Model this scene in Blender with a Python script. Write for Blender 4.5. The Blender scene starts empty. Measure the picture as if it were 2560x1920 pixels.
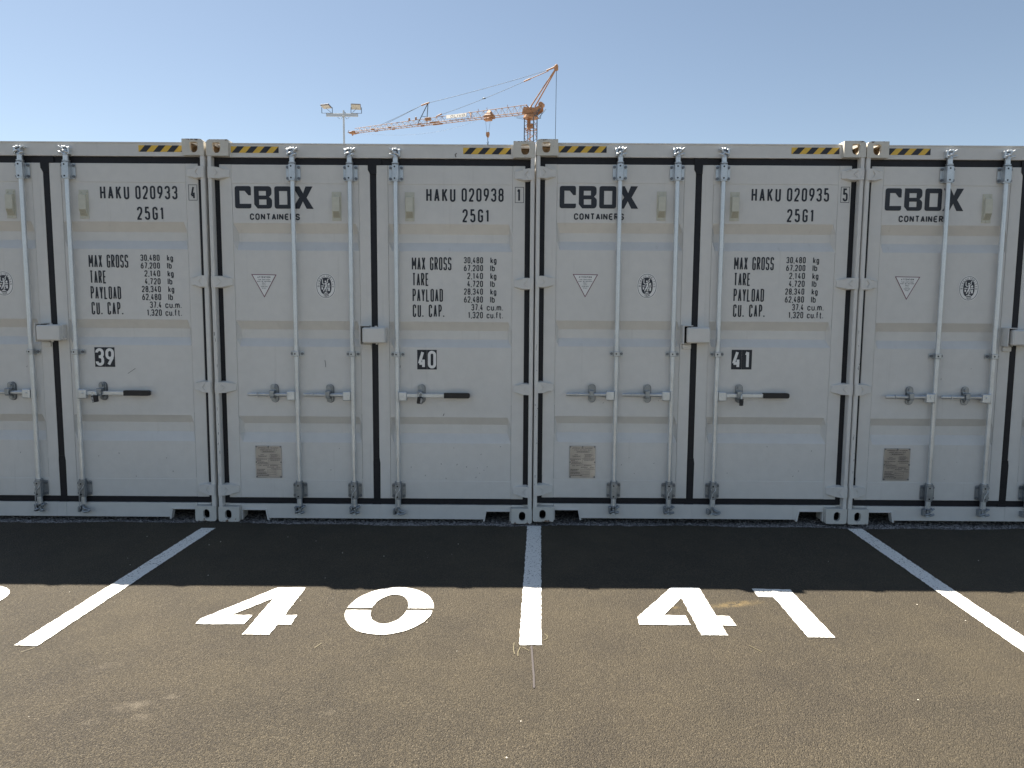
import bpy, math, random
from mathutils import Vector, Matrix
from mathutils.geometry import tessellate_polygon

random.seed(7)
S = bpy.context.scene
COL = S.collection
R = math.radians

# ------------------------------------------------------------------ camera
cam_d = bpy.data.cameras.new('camera')
cam_d.sensor_width = 36.0
cam_d.lens = 36.0 * 1788.9 / 2560.0
cam_d.clip_start = 0.05
cam_d.clip_end = 6000
cam = bpy.data.objects.new('camera', cam_d)
COL.objects.link(cam)
yaw, pit, rol = 0.00193, 0.09723, 0.006565
fw = Vector((-math.sin(yaw) * math.cos(pit), math.cos(yaw) * math.cos(pit), -math.sin(pit)))
rt = Vector((math.cos(yaw), math.sin(yaw), 0))
dn = fw.cross(rt)
cx_ = rt * math.cos(rol) - dn * math.sin(rol)
cd_ = rt * math.sin(rol) + dn * math.cos(rol)
M = Matrix((cx_, -cd_, -fw)).transposed().to_4x4()
M.translation = Vector((2.28734, -5.43595, 1.62259))
cam.matrix_world = M
S.camera = cam

# ------------------------------------------------------------------ world, sun, exposure
SUN_DIR = Vector((-1.41, 1.36, 2.90)).normalized()      # towards the sun: behind the row, to the left
EL = math.asin(SUN_DIR.z)
AZ = math.atan2(SUN_DIR.x, SUN_DIR.y)
w = bpy.data.worlds.new('World')
S.world = w
w.use_nodes = True
wn = w.node_tree
bg = wn.nodes['Background']
sky = wn.nodes.new('ShaderNodeTexSky')
sky.sky_type = 'NISHITA'
sky.sun_disc = False
sky.sun_elevation = EL
sky.sun_rotation = AZ
sky.altitude = 100
sky.air_density = 0.9
sky.dust_density = 0.35
sky.ozone_density = 0.0
hs = wn.nodes.new('ShaderNodeHueSaturation')
hs.inputs['Saturation'].default_value = 0.86
hs.inputs['Hue'].default_value = 0.495
wn.links.new(sky.outputs['Color'], hs.inputs['Color'])
wn.links.new(hs.outputs['Color'], bg.inputs['Color'])
bg.inputs['Strength'].default_value = 0.0425
sun_d = bpy.data.lights.new('sun', 'SUN')
sun_d.energy = 5.0
sun_d.angle = R(0.53)
sun_d.color = (1.0, 0.91, 0.78)
sun = bpy.data.objects.new('sun', sun_d)
COL.objects.link(sun)
sun.rotation_euler = SUN_DIR.to_track_quat('Z', 'Y').to_euler()
S.view_settings.view_transform = 'Standard'
S.view_settings.look = 'None'
S.view_settings.exposure = 1.62
S.view_settings.gamma = 1.0
S.view_settings.use_curve_mapping = False

# ------------------------------------------------------------------ materials
def nmat(name):
    m = bpy.data.materials.new(name)
    m.use_nodes = True
    return m, m.node_tree, m.node_tree.nodes['Principled BSDF']

def nd(nt, t, **kw):
    n = nt.nodes.new(t)
    for k, v in kw.items():
        if k in n.inputs.keys():
            n.inputs[k].default_value = v
        else:
            setattr(n, k, v)
    return n

def coords(nt, scale=(1, 1, 1), world=False):
    mp = nd(nt, 'ShaderNodeMapping')
    mp.inputs['Scale'].default_value = scale
    if world:
        src = nd(nt, 'ShaderNodeNewGeometry').outputs['Position']
    else:
        src = nd(nt, 'ShaderNodeTexCoord').outputs['Object']
    nt.links.new(src, mp.inputs['Vector'])
    return mp.outputs['Vector']

def noise(nt, vec, scale, detail=4, rough=0.55):
    n = nd(nt, 'ShaderNodeTexNoise')
    n.inputs['Scale'].default_value = scale
    n.inputs['Detail'].default_value = detail
    n.inputs['Roughness'].default_value = rough
    nt.links.new(vec, n.inputs['Vector'])
    return n.outputs['Fac']

def ramp(nt, fac, stops):
    r = nd(nt, 'ShaderNodeValToRGB')
    e = r.color_ramp.elements
    while len(e) > 1:
        e.remove(e[-1])
    e[0].position = stops[0][0]
    c = stops[0][1]
    e[0].color = (*c, 1) if hasattr(c, '__len__') else (c, c, c, 1)
    for p, c in stops[1:]:
        q = e.new(p)
        q.color = (*c, 1) if hasattr(c, '__len__') else (c, c, c, 1)
    nt.links.new(fac, r.inputs['Fac'])
    return r.outputs['Color']

def mix(nt, fac, a, b, mode='MIX'):
    m = nd(nt, 'ShaderNodeMix', data_type='RGBA', blend_type=mode)
    def put(sock, v):
        if hasattr(v, 'is_linked'):
            nt.links.new(v, sock)
        elif hasattr(v, '__len__'):
            sock.default_value = (*v, 1)
        else:
            sock.default_value = v
    put(m.inputs[0], fac)
    put(m.inputs[6], a)
    put(m.inputs[7], b)
    return m.outputs[2]

def math_n(nt, op, a, b=None, clamp=False):
    m = nd(nt, 'ShaderNodeMath', operation=op, use_clamp=clamp)
    for i, v in enumerate((a, b)):
        if v is None:
            continue
        if hasattr(v, 'is_linked'):
            nt.links.new(v, m.inputs[i])
        else:
            m.inputs[i].default_value = v
    return m.outputs[0]

def bump(nt, bsdf, h, strength, dist):
    b = nd(nt, 'ShaderNodeBump')
    b.inputs['Strength'].default_value = strength
    b.inputs['Distance'].default_value = dist
    nt.links.new(h, b.inputs['Height'])
    nt.links.new(b.outputs['Normal'], bsdf.inputs['Normal'])

def simple(name, col, rough=0.5, metal=0.0, var=0.06, vscale=9.0, spec=0.5):
    m, nt, b = nmat(name)
    v = coords(nt)
    f = noise(nt, v, vscale)
    lo = tuple(c * (1 - var) for c in col)
    hi = tuple(min(1, c * (1 + var)) for c in col)
    nt.links.new(ramp(nt, f, [(0.3, lo), (0.7, hi)]), b.inputs['Base Color'])
    b.inputs['Roughness'].default_value = rough
    b.inputs['Metallic'].default_value = metal
    b.inputs['Specular IOR Level'].default_value = spec
    return m

def paint_material(name, col, rust=0.0, rough=0.38):
    m, nt, b = nmat(name)
    v = coords(nt, world=True)
    f1 = noise(nt, v, 1.3, 3)
    f2 = noise(nt, v, 14, 5)
    base = ramp(nt, f1, [(0.3, tuple(c * 0.95 for c in col)), (0.7, tuple(c * 1.03 for c in col))])
    base = mix(nt, 0.35, base, ramp(nt, f2, [(0.35, tuple(c * 0.93 for c in col)), (0.65, tuple(c * 1.05 for c in col))]))
    # vertical rain streaks
    vs = coords(nt, (26, 26, 1.1), world=True)
    st = ramp(nt, noise(nt, vs, 1.0, 5, 0.6), [(0.62, 0.0), (0.86, 1.0)])
    base = mix(nt, math_n(nt, 'MULTIPLY', st, 0.22), base, (0.24, 0.21, 0.17))
    # grime specks and chips
    sp = ramp(nt, noise(nt, coords(nt, world=True), 70, 3, 0.6), [(0.74, 0.0), (0.80, 1.0)])
    base = mix(nt, math_n(nt, 'MULTIPLY', sp, 0.28), base, (0.13, 0.11, 0.09))
    if rust:
        so = nd(nt, 'ShaderNodeSeparateXYZ')
        nt.links.new(nd(nt, 'ShaderNodeTexCoord').outputs['Object'], so.inputs[0])
        edge = ramp(nt, so.outputs[2], [(0.098, 0.0), (0.118, 1.0)]) if rust > 0.9 else ramp(nt, so.outputs[2], [(0.0, 1.0), (0.030, 0.0)])
        r1 = math_n(nt, 'ADD', noise(nt, v, 24, 6, 0.65), math_n(nt, 'MULTIPLY', edge, 0.17))
        rm = ramp(nt, r1, [(0.68, 0.0), (0.72, 1.0)])
        base = mix(nt, math_n(nt, 'MULTIPLY', rm, 0.9), base, ramp(nt, f2, [(0.35, (0.05, 0.022, 0.012)), (0.65, (0.17, 0.075, 0.03))]))
        r2 = ramp(nt, noise(nt, v, 9, 5, 0.6), [(0.45, 0.0), (0.75, 1.0)])
        base = mix(nt, math_n(nt, 'MULTIPLY', r2, 0.16), base, (0.40, 0.33, 0.20))
    nt.links.new(base, b.inputs['Base Color'])
    rr = ramp(nt, f2, [(0.3, rough - 0.07), (0.7, rough + 0.08)])
    nt.links.new(rr, b.inputs['Roughness'])
    b.inputs['Specular IOR Level'].default_value = 0.4
    bump(nt, b, math_n(nt, 'ADD', math_n(nt, 'MULTIPLY', noise(nt, v, 2.2, 3), 6.0), noise(nt, v, 60, 3)), 0.30, 0.0026)
    return m

PAINT_C = (0.70, 0.684, 0.652)
M_PAINT = paint_material('container_paint', PAINT_C)
M_CAST = paint_material('casting_paint', (0.67, 0.64, 0.57), rust=1.0, rough=0.5)
M_CASTLO = paint_material('worn_casting_paint', (0.65, 0.635, 0.59), rust=0.8, rough=0.55)
M_RUBBER = simple('black_rubber', (0.012, 0.012, 0.016), 0.55, var=0.25, vscale=30, spec=0.35)
M_GRIP = simple('handle_grip_plastic', (0.014, 0.013, 0.014), 0.5, var=0.2, vscale=40)
M_INK = simple('black_lettering', (0.014, 0.017, 0.026), 0.45, var=0.12, vscale=25)
M_INK2 = simple('grey_print', (0.035, 0.038, 0.05), 0.5, var=0.1, vscale=25)
M_WHITE = simple('white_sticker', (0.83, 0.82, 0.80), 0.4, var=0.03, vscale=20)
M_MAROON = simple('maroon_border', (0.14, 0.02, 0.05), 0.45)
M_YEL = simple('yellow_tape', (0.80, 0.50, 0.06), 0.4, var=0.08, vscale=25)
M_BLK = simple('black_tape', (0.016, 0.016, 0.024), 0.4, var=0.12, vscale=25)
M_VENT = simple('cream_vent_plastic', (0.60, 0.585, 0.49), 0.45, var=0.05, vscale=30)
M_VENTD = simple('vent_slot', (0.20, 0.17, 0.10), 0.6)
M_HOLE = simple('dark_hole', (0.006, 0.006, 0.008), 0.9)
M_RECESS = simple('rusty_casting_inside', (0.27, 0.20, 0.125), 0.8, var=0.35, vscale=30)
M_DARKRECESS = simple('dirty_casting_inside', (0.03, 0.028, 0.03), 0.9)  # near-black liner colour of the lower castings
M_WOOD = simple('dark_underside', (0.03, 0.028, 0.026), 0.85)

def galv(name, lo, hi, rough):
    m, nt, b = nmat(name)
    v = coords(nt, world=True)
    vo = nd(nt, 'ShaderNodeTexVoronoi')
    vo.inputs['Scale'].default_value = 130
    nt.links.new(v, vo.inputs['Vector'])
    sp = nd(nt, 'ShaderNodeSeparateColor')
    nt.links.new(vo.outputs['Color'], sp.inputs[0])
    f = math_n(nt, 'ADD', math_n(nt, 'MULTIPLY', sp.outputs[0], 0.14), math_n(nt, 'MULTIPLY', noise(nt, v, 9, 4), 0.86))
    nt.links.new(ramp(nt, f, [(0.25, lo), (0.75, hi)]), b.inputs['Base Color'])
    b.inputs['Metallic'].default_value = 0.72
    nt.links.new(ramp(nt, f, [(0.25, rough - 0.08), (0.75, rough + 0.1)]), b.inputs['Roughness'])
    return m
M_GALV = galv('galvanised_steel', (0.57, 0.60, 0.625), (0.77, 0.80, 0.82), 0.38)
M_GALVD = galv('cast_galvanised_steel', (0.22, 0.245, 0.27), (0.44, 0.47, 0.50), 0.36)
M_GALVM = galv('bracket_galvanised_steel', (0.43, 0.455, 0.475), (0.66, 0.685, 0.705), 0.36)
M_BOLT = galv('bolt_steel', (0.13, 0.14, 0.16), (0.26, 0.28, 0.30), 0.45)

def plate_material():
    m, nt, b = nmat('approval_plate_metal')
    v = coords(nt, world=True)
    nt.links.new(ramp(nt, noise(nt, v, 12, 4), [(0.3, (0.35, 0.365, 0.39)), (0.7, (0.44, 0.455, 0.48))]), b.inputs['Base Color'])
    b.inputs['Metallic'].default_value = 0.9
    b.inputs['Roughness'].default_value = 0.30
    bump(nt, b, noise(nt, v, 6, 2), 0.3, 0.008)
    return m
M_PLATE = plate_material()

def asphalt_material():
    m, nt, b = nmat('asphalt_surface')
    P = nd(nt, 'ShaderNodeNewGeometry').outputs['Position']
    vo = nd(nt, 'ShaderNodeTexVoronoi')
    vo.inputs['Scale'].default_value = 220
    nt.links.new(P, vo.inputs['Vector'])
    sp = nd(nt, 'ShaderNodeSeparateColor')
    nt.links.new(vo.outputs['Color'], sp.inputs[0])
    rnd = sp.outputs[0]
    grain = ramp(nt, rnd, [(0.0, (0.030, 0.0262, 0.0208)), (0.55, (0.0625, 0.0540, 0.0395)), (0.93, (0.122, 0.101, 0.066)), (1.0, (0.19, 0.165, 0.125))])
    fine = noise(nt, P, 260, 2)
    grain = mix(nt, 0.3, grain, ramp(nt, fine, [(0.3, (0.022, 0.020, 0.019)), (0.7, (0.080, 0.072, 0.060))]))
    pits = ramp(nt, noise(nt, P, 95, 3, 0.6), [(0.34, 1.0), (0.46, 0.0)])
    grain = mix(nt, math_n(nt, 'MULTIPLY', pits, 0.6), grain, (0.016, 0.0145, 0.0125))
    # dusty and bare areas of the surface
    big = noise(nt, P, 0.55, 5, 0.6)
    grain = mix(nt, ramp(nt, big, [(0.35, 0.0), (0.72, 0.46)]), grain, (0.100, 0.083, 0.054))
    mid = noise(nt, P, 3.2, 5, 0.62)
    grain = mix(nt, ramp(nt, mid, [(0.40, 0.0), (0.74, 0.34)]), grain, (0.026, 0.0235, 0.0225))
    # pale scuffs and a spill of sand, each with a place of its own
    def blob(cx, cy, sx, sy, ang):
        mp = nd(nt, 'ShaderNodeMapping')
        mp.vector_type = 'TEXTURE'
        mp.inputs['Location'].default_value = (cx, cy, 0)
        mp.inputs['Rotation'].default_value = (0, 0, R(ang))
        mp.inputs['Scale'].default_value = (sx, sy, 1)
        nt.links.new(P, mp.inputs['Vector'])
        ln = nd(nt, 'ShaderNodeVectorMath', operation='LENGTH')
        nt.links.new(mp.outputs['Vector'], ln.inputs[0])
        return ramp(nt, ln.outputs['Value'], [(0.25, 1.0), (1.0, 0.0)])
    brk = ramp(nt, noise(nt, P, 22, 5, 0.7), [(0.36, 0.0), (0.62, 1.0)])
    for (x, y, sx, sy, a, k) in ((0.72, -2.62, 0.10, 0.055, 28, 0.55), (0.86, -2.54, 0.065, 0.03, 25, 0.5), (0.80, -2.70, 0.055, 0.04, -20, 0.4),
                                 (0.62, -2.74, 0.05, 0.03, 10, 0.35), (1.55, -2.66, 0.05, 0.025, 35, 0.4), (0.42, -2.30, 0.12, 0.05, 30, 0.22)):
        grain = mix(nt, math_n(nt, 'MULTIPLY', math_n(nt, 'MULTIPLY', blob(x, y, sx, sy, a), brk), k), grain, (0.19, 0.165, 0.128))
    for (x, y, sx, sy, a, k) in ((3.55, -1.53, 0.20, 0.05, 14, 0.55), (3.17, -1.58, 0.07, 0.03, 0, 0.5)):
        grain = mix(nt, math_n(nt, 'MULTIPLY', math_n(nt, 'MULTIPLY', blob(x, y, sx, sy, a), brk), k), grain, (0.30, 0.22, 0.10))
    nt.links.new(grain, b.inputs['Base Color'])
    b.inputs['Roughness'].default_value = 0.68
    b.inputs['Specular IOR Level'].default_value = 0.22
    h = math_n(nt, 'ADD', math_n(nt, 'MULTIPLY', vo.outputs['Distance'], -1.3), math_n(nt, 'MULTIPLY', noise(nt, P, 75, 4), 1.2))
    bump(nt, b, h, 0.9, 0.0052)
    return m
M_ASPH = asphalt_material()

def gravel_material():
    m, nt, b = nmat('rough_gravel_base')
    P = nd(nt, 'ShaderNodeNewGeometry').outputs['Position']
    vo = nd(nt, 'ShaderNodeTexVoronoi')
    vo.inputs['Scale'].default_value = 60
    nt.links.new(P, vo.inputs['Vector'])
    sp = nd(nt, 'ShaderNodeSeparateColor')
    nt.links.new(vo.outputs['Color'], sp.inputs[0])
    c = ramp(nt, sp.outputs[1], [(0.0, (0.09, 0.082, 0.078)), (0.6, (0.24, 0.22, 0.21)), (1.0, (0.48, 0.45, 0.42))])
    nt.links.new(c, b.inputs['Base Color'])
    b.inputs['Roughness'].default_value = 0.85
    bump(nt, b, math_n(nt, 'MULTIPLY', vo.outputs['Distance'], -1.0), 1.0, 0.012)
    return m
M_GRAV = gravel_material()
M_STONE = simple('grey_stone', (0.36, 0.335, 0.32), 0.8, var=0.7, vscale=40)
M_PALESTONE = simple('pale_stone', (0.62, 0.58, 0.50), 0.7, var=0.2, vscale=60)

def roadpaint_material(name, col):
    m, nt, b = nmat(name)
    P = nd(nt, 'ShaderNodeNewGeometry').outputs['Position']
    n1 = noise(nt, P, 95, 3, 0.6)
    n2 = noise(nt, P, 7, 4, 0.6)
    thr = math_n(nt, 'ADD', n1, math_n(nt, 'MULTIPLY', n2, 0.25))
    pit = ramp(nt, thr, [(0.72, 0.0), (0.775, 1.0)])
    c = ramp(nt, n2, [(0.3, tuple(k * 0.94 for k in col)), (0.7, col)])
    c = mix(nt, math_n(nt, 'MULTIPLY', pit, 0.9), c, (0.07, 0.06, 0.05))
    nt.links.new(c, b.inputs['Base Color'])
    b.inputs['Roughness'].default_value = 0.6
    bump(nt, b, math_n(nt, 'SUBTRACT', noise(nt, P, 50, 3), pit), 0.5, 0.003)
    return m
M_ROADW = roadpaint_material('white_road_paint', (0.85, 0.85, 0.81))
M_CHALK = roadpaint_material('chalk_yellow', (0.155, 0.135, 0.082))
M_CHALKV = roadpaint_material('chalk_violet', (0.062, 0.054, 0.056))
M_ORANGE = simple('orange_crane_paint', (0.33, 0.170, 0.080), 0.6, var=0.2, vscale=1.5)
M_CRANEW = simple('pale_crane_paint', (0.34, 0.265, 0.20), 0.6, var=0.1, vscale=1.5)
M_CABLE = simple('steel_cable', (0.06, 0.09, 0.12), 0.5)
M_BOARD = simple('white_board', (0.80, 0.78, 0.70), 0.5, var=0.03)
M_POLE = simple('galvanised_pole', (0.52, 0.57, 0.60), 0.45, metal=0.3, var=0.05, vscale=2)
M_LAMPG = simple('lamp_front_glass', (0.52, 0.51, 0.44), 0.25, var=0.1, vscale=8)
M_LAMPB = simple('lamp_housing', (0.10, 0.10, 0.13), 0.5)

# ------------------------------------------------------------------ mesh helpers
class MB:
    def __init__(s):
        s.v = []; s.f = []; s.sm = []
    def add(s, vs, fs, smooth=False):
        o = len(s.v)
        s.v += [tuple(p) for p in vs]
        for f in fs:
            s.f.append(tuple(i + o for i in f)); s.sm.append(smooth)
    def box(s, x0, x1, y0, y1, z0, z1, b=0.0):
        lo = (x0, y0, z0); hi = (x1, y1, z1)
        b = min(b, (x1 - x0) * .45, (y1 - y0) * .45, (z1 - z0) * .45)
        if b <= 0:
            vs = [((x0, x1)[i & 1], (y0, y1)[i >> 1 & 1], (z0, z1)[i >> 2 & 1]) for i in range(8)]
            s.add(vs, [(0, 2, 3, 1), (4, 5, 7, 6), (0, 1, 5, 4), (2, 6, 7, 3), (0, 4, 6, 2), (1, 3, 7, 5)])
            return
        vs = []; ix = {}
        for c in range(8):
            sg = [c & 1, c >> 1 & 1, c >> 2 & 1]
            for a in range(3):
                p = []
                for k in range(3):
                    e = hi[k] if sg[k] else lo[k]
                    if k != a:
                        e += -b if sg[k] else b
                    p.append(e)
                ix[(tuple(sg), a)] = len(vs); vs.append(p)
        fs = []
        for a in range(3):
            u, w_ = [k for k in range(3) if k != a]
            for t in (0, 1):
                q = []
                for (i, j) in ((0, 0), (1, 0), (1, 1), (0, 1)):
                    sg = [0, 0, 0]; sg[a] = t; sg[u] = i; sg[w_] = j
                    q.append(ix[(tuple(sg), a)])
                fs.append(q)
            for i in (0, 1):
                for j in (0, 1):
                    s0 = [0, 0, 0]; s0[u] = i; s0[w_] = j
                    s1 = list(s0); s1[a] = 1
                    fs.append([ix[(tuple(s0), u)], ix[(tuple(s1), u)], ix[(tuple(s1), w_)], ix[(tuple(s0), w_)]])
        for c in range(8):
            sg = (c & 1, c >> 1 & 1, c >> 2 & 1)
            fs.append([ix[(sg, 0)], ix[(sg, 1)], ix[(sg, 2)]])
        C = Vector(((x0 + x1) / 2, (y0 + y1) / 2, (z0 + z1) / 2))
        out = []
        for f in fs:
            p = [Vector(vs[i]) for i in f]
            n = (p[1] - p[0]).cross(p[2] - p[0])
            m = sum(p, Vector()) / len(p) - C
            out.append(f if n.dot(m) > 0 else f[::-1])
        s.add(vs, out)
    def cyl(s, p0, p1, r0, r1=None, n=14, caps=True, smooth=True):
        r1 = r0 if r1 is None else r1
        p0 = Vector(p0); p1 = Vector(p1)
        d = (p1 - p0).normalized()
        a = d.orthogonal().normalized(); b = d.cross(a)
        vs = []
        for p, r in ((p0, r0), (p1, r1)):
            for i in range(n):
                t = 2 * math.pi * i / n
                vs.append(p + (a * math.cos(t) + b * math.sin(t)) * r)
        s.add(vs, [(i, (i + 1) % n, n + (i + 1) % n, n + i) for i in range(n)], smooth)
        if caps:
            s.add(vs[:n], [tuple(range(n))[::-1]]); s.add(vs[n:], [tuple(range(n))])
    def tube(s, pts, r, n=6, closed=False):
        pts = [Vector(p) for p in pts]
        rings = []
        for i, p in enumerate(pts):
            q0 = pts[i - 1] if (i or closed) else p
            q1 = pts[(i + 1) % len(pts)] if (i < len(pts) - 1 or closed) else p
            d = (q1 - q0).normalized()
            up = Vector((0, 0, 1)) if abs(d.z) < 0.9 else Vector((0, 1, 0))
            a = d.cross(up).normalized(); b = a.cross(d)
            rings.append([p + (a * math.cos(2 * math.pi * k / n) + b * math.sin(2 * math.pi * k / n)) * r for k in range(n)])
        vs = [v for g in rings for v in g]
        m = len(rings); fs = []
        for i in range(m if closed else m - 1):
            for k in range(n):
                fs.append((i * n + k, i * n + (k + 1) % n, ((i + 1) % m) * n + (k + 1) % n, ((i + 1) % m) * n + k))
        s.add(vs, fs, True)
        if not closed:
            s.add(rings[0], [tuple(range(n))]); s.add(rings[-1], [tuple(range(n))[::-1]])
    def ball(s, c, rx, ry=None, rz=None, n=10, m=6):
        ry = ry or rx; rz = rz or rx
        vs = []
        for i in range(m + 1):
            t = math.pi * i / m
            for k in range(n):
                q = 2 * math.pi * k / n
                vs.append((c[0] + rx * math.sin(t) * math.cos(q), c[1] + ry * math.sin(t) * math.sin(q), c[2] + rz * math.cos(t)))
        s.add(vs, [(i * n + k, (i + 1) * n + k, (i + 1) * n + (k + 1) % n, i * n + (k + 1) % n) for i in range(m) for k in range(n)], True)
    # polygon (with holes) in a 2-D plane mapped by fn(u, v, d); d = 0 is the visible face, d = depth the back
    def poly(s, loops, fn, depth=0.0, back=False):
        tri = tessellate_polygon([[Vector((p[0], p[1], 0)) for p in l] for l in loops])
        flat = [p for l in loops for p in l]
        s.add([fn(p[0], p[1], 0) for p in flat], [tuple(t) for t in tri])
        if depth:
            if back:
                s.add([fn(p[0], p[1], depth) for p in flat], [tuple(t)[::-1] for t in tri])
            for l in loops:
                n = len(l)
                vs = [fn(p[0], p[1], 0) for p in l] + [fn(p[0], p[1], depth) for p in l]
                s.add(vs, [(i, (i + 1) % n, n + (i + 1) % n, n + i) for i in range(n)])
    def xz(s, loops, y, depth=0.0, back=False):
        s.poly(loops, lambda u, v, d: (u, y + d, v), depth, back)
    def xy(s, loops, z, depth=0.0, back=False):
        s.poly(loops, lambda u, v, d: (u, v, z + d), depth, back)
    # flat stroke in the x-z plane at depth y
    def stroke(s, pts, wd, fn, closed=False):
        p = [Vector((a, b)) for a, b in pts]
        q = [p[0]]
        for a in p[1:]:
            if (a - q[-1]).length > 1e-6:
                q.append(a)
        p = q
        if closed and (p[0] - p[-1]).length < 1e-6:
            p.pop()
        n = len(p); L = []; Rr = []
        for i in range(n):
            d0 = (p[i] - p[i - 1]).normalized() if (i or closed) else None
            d1 = (p[(i + 1) % n] - p[i]).normalized() if (i < n - 1 or closed) else None
            d0 = d0 or d1; d1 = d1 or d0
            n0 = Vector((-d0.y, d0.x)); n1 = Vector((-d1.y, d1.x))
            mt = n0 + n1
            if mt.length < 1e-4:
                mt = n1
            mt.normalize()
            k = (wd / 2) / max(0.72, mt.dot(n1))
            L.append(p[i] + mt * k); Rr.append(p[i] - mt * k)
        vs = [fn(a.x, a.y) for a in L] + [fn(a.x, a.y) for a in Rr]
        s.add(vs, [(i, (i + 1) % n, n + (i + 1) % n, n + i) for i in range(n if closed else n - 1)])
    def xform(s, fn):
        s.v = [tuple(fn(*p)) for p in s.v]
        return s
    def mirror(s, c):
        s.v = [(2 * c - x, y, z) for x, y, z in s.v]
        s.f = [f[::-1] for f in s.f]
        return s
    def mesh(s, name, mats):
        me = bpy.data.meshes.new(name)
        me.from_pydata(s.v, [], s.f)
        me.polygons.foreach_set('use_smooth', s.sm)
        for m in (mats if isinstance(mats, (list, tuple)) else [mats]):
            me.materials.append(m)
        me.update()
        return me

CACHE = {}
def part(name, key, build, mat, parent, loc=None, label=None, kind=None):
    if key is None or key not in CACHE:
        mb = MB()
        build(mb)
        me = mb.mesh(name, mat)
        if key is not None:
            CACHE[key] = me
    else:
        me = CACHE[key]
    o = bpy.data.objects.new(name, me)
    COL.objects.link(o)
    if parent is not None:
        o.parent = parent
    if loc:
        o.location = loc
    if label:
        o['label'] = label
    if kind:
        o['kind'] = kind
    return o

def thing(name, label, cat, loc, group=None, rotz=0.0):
    o = bpy.data.objects.new(name, None)
    o.empty_display_size = 0.2
    COL.objects.link(o)
    o.location = loc
    o.rotation_euler = (0, 0, rotz)
    o['label'] = label; o['category'] = cat
    if group:
        o['group'] = group
    return o

def rpoly(pts):
    """polygon with rounded corners: (x, y, r)"""
    out = []; n = len(pts)
    for i in range(n):
        p = Vector(pts[i][:2]); r = pts[i][2] if len(pts[i]) > 2 else 0
        if r <= 0:
            out.append(tuple(p)); continue
        a = (Vector(pts[i - 1][:2]) - p); b = (Vector(pts[(i + 1) % n][:2]) - p)
        r = min(r, a.length * .49, b.length * .49)
        p0 = p + a.normalized() * r; p1 = p + b.normalized() * r
        for k in range(6):
            t = k / 5
            out.append(tuple(p0 * (1 - t) ** 2 + p * 2 * t * (1 - t) + p1 * t * t))
    return out

def rect(x0, x1, z0, z1, r=0.0):
    return rpoly([(x0, z0, r), (x1, z0, r), (x1, z1, r), (x0, z1, r)])

def stadium(cx, cz, w_, h, n=10):
    r = min(w_, h) / 2; pts = []
    if h >= w_:
        for i in range(n + 1):
            t = math.pi * i / n
            pts.append((cx + r * math.cos(t), cz + h / 2 - r + r * math.sin(t)))
        for i in range(n + 1):
            t = math.pi + math.pi * i / n
            pts.append((cx + r * math.cos(t), cz - h / 2 + r + r * math.sin(t)))
    else:
        for i in range(n + 1):
            t = -math.pi / 2 + math.pi * i / n
            pts.append((cx + w_ / 2 - r + r * math.cos(t), cz + r * math.sin(t)))
        for i in range(n + 1):
            t = math.pi / 2 + math.pi * i / n
            pts.append((cx - w_ / 2 + r + r * math.cos(t), cz + r * math.sin(t)))
    return pts

def ell(cx, cz, rx, rz, n=36, p=2.0):
    out = []
    for i in range(n):
        t = 2 * math.pi * i / n
        c, s_ = math.cos(t), math.sin(t)
        out.append((cx + rx * math.copysign(abs(c) ** (2 / p), c), cz + rz * math.copysign(abs(s_) ** (2 / p), s_)))
    return out

# ------------------------------------------------------------------ stencil lettering
def arc(cx, cy, rx, ry, a0, a1, n=8):
    return [(cx + rx * math.cos(R(a0 + (a1 - a0) * i / n)), cy + ry * math.sin(R(a0 + (a1 - a0) * i / n))) for i in range(n + 1)]

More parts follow.
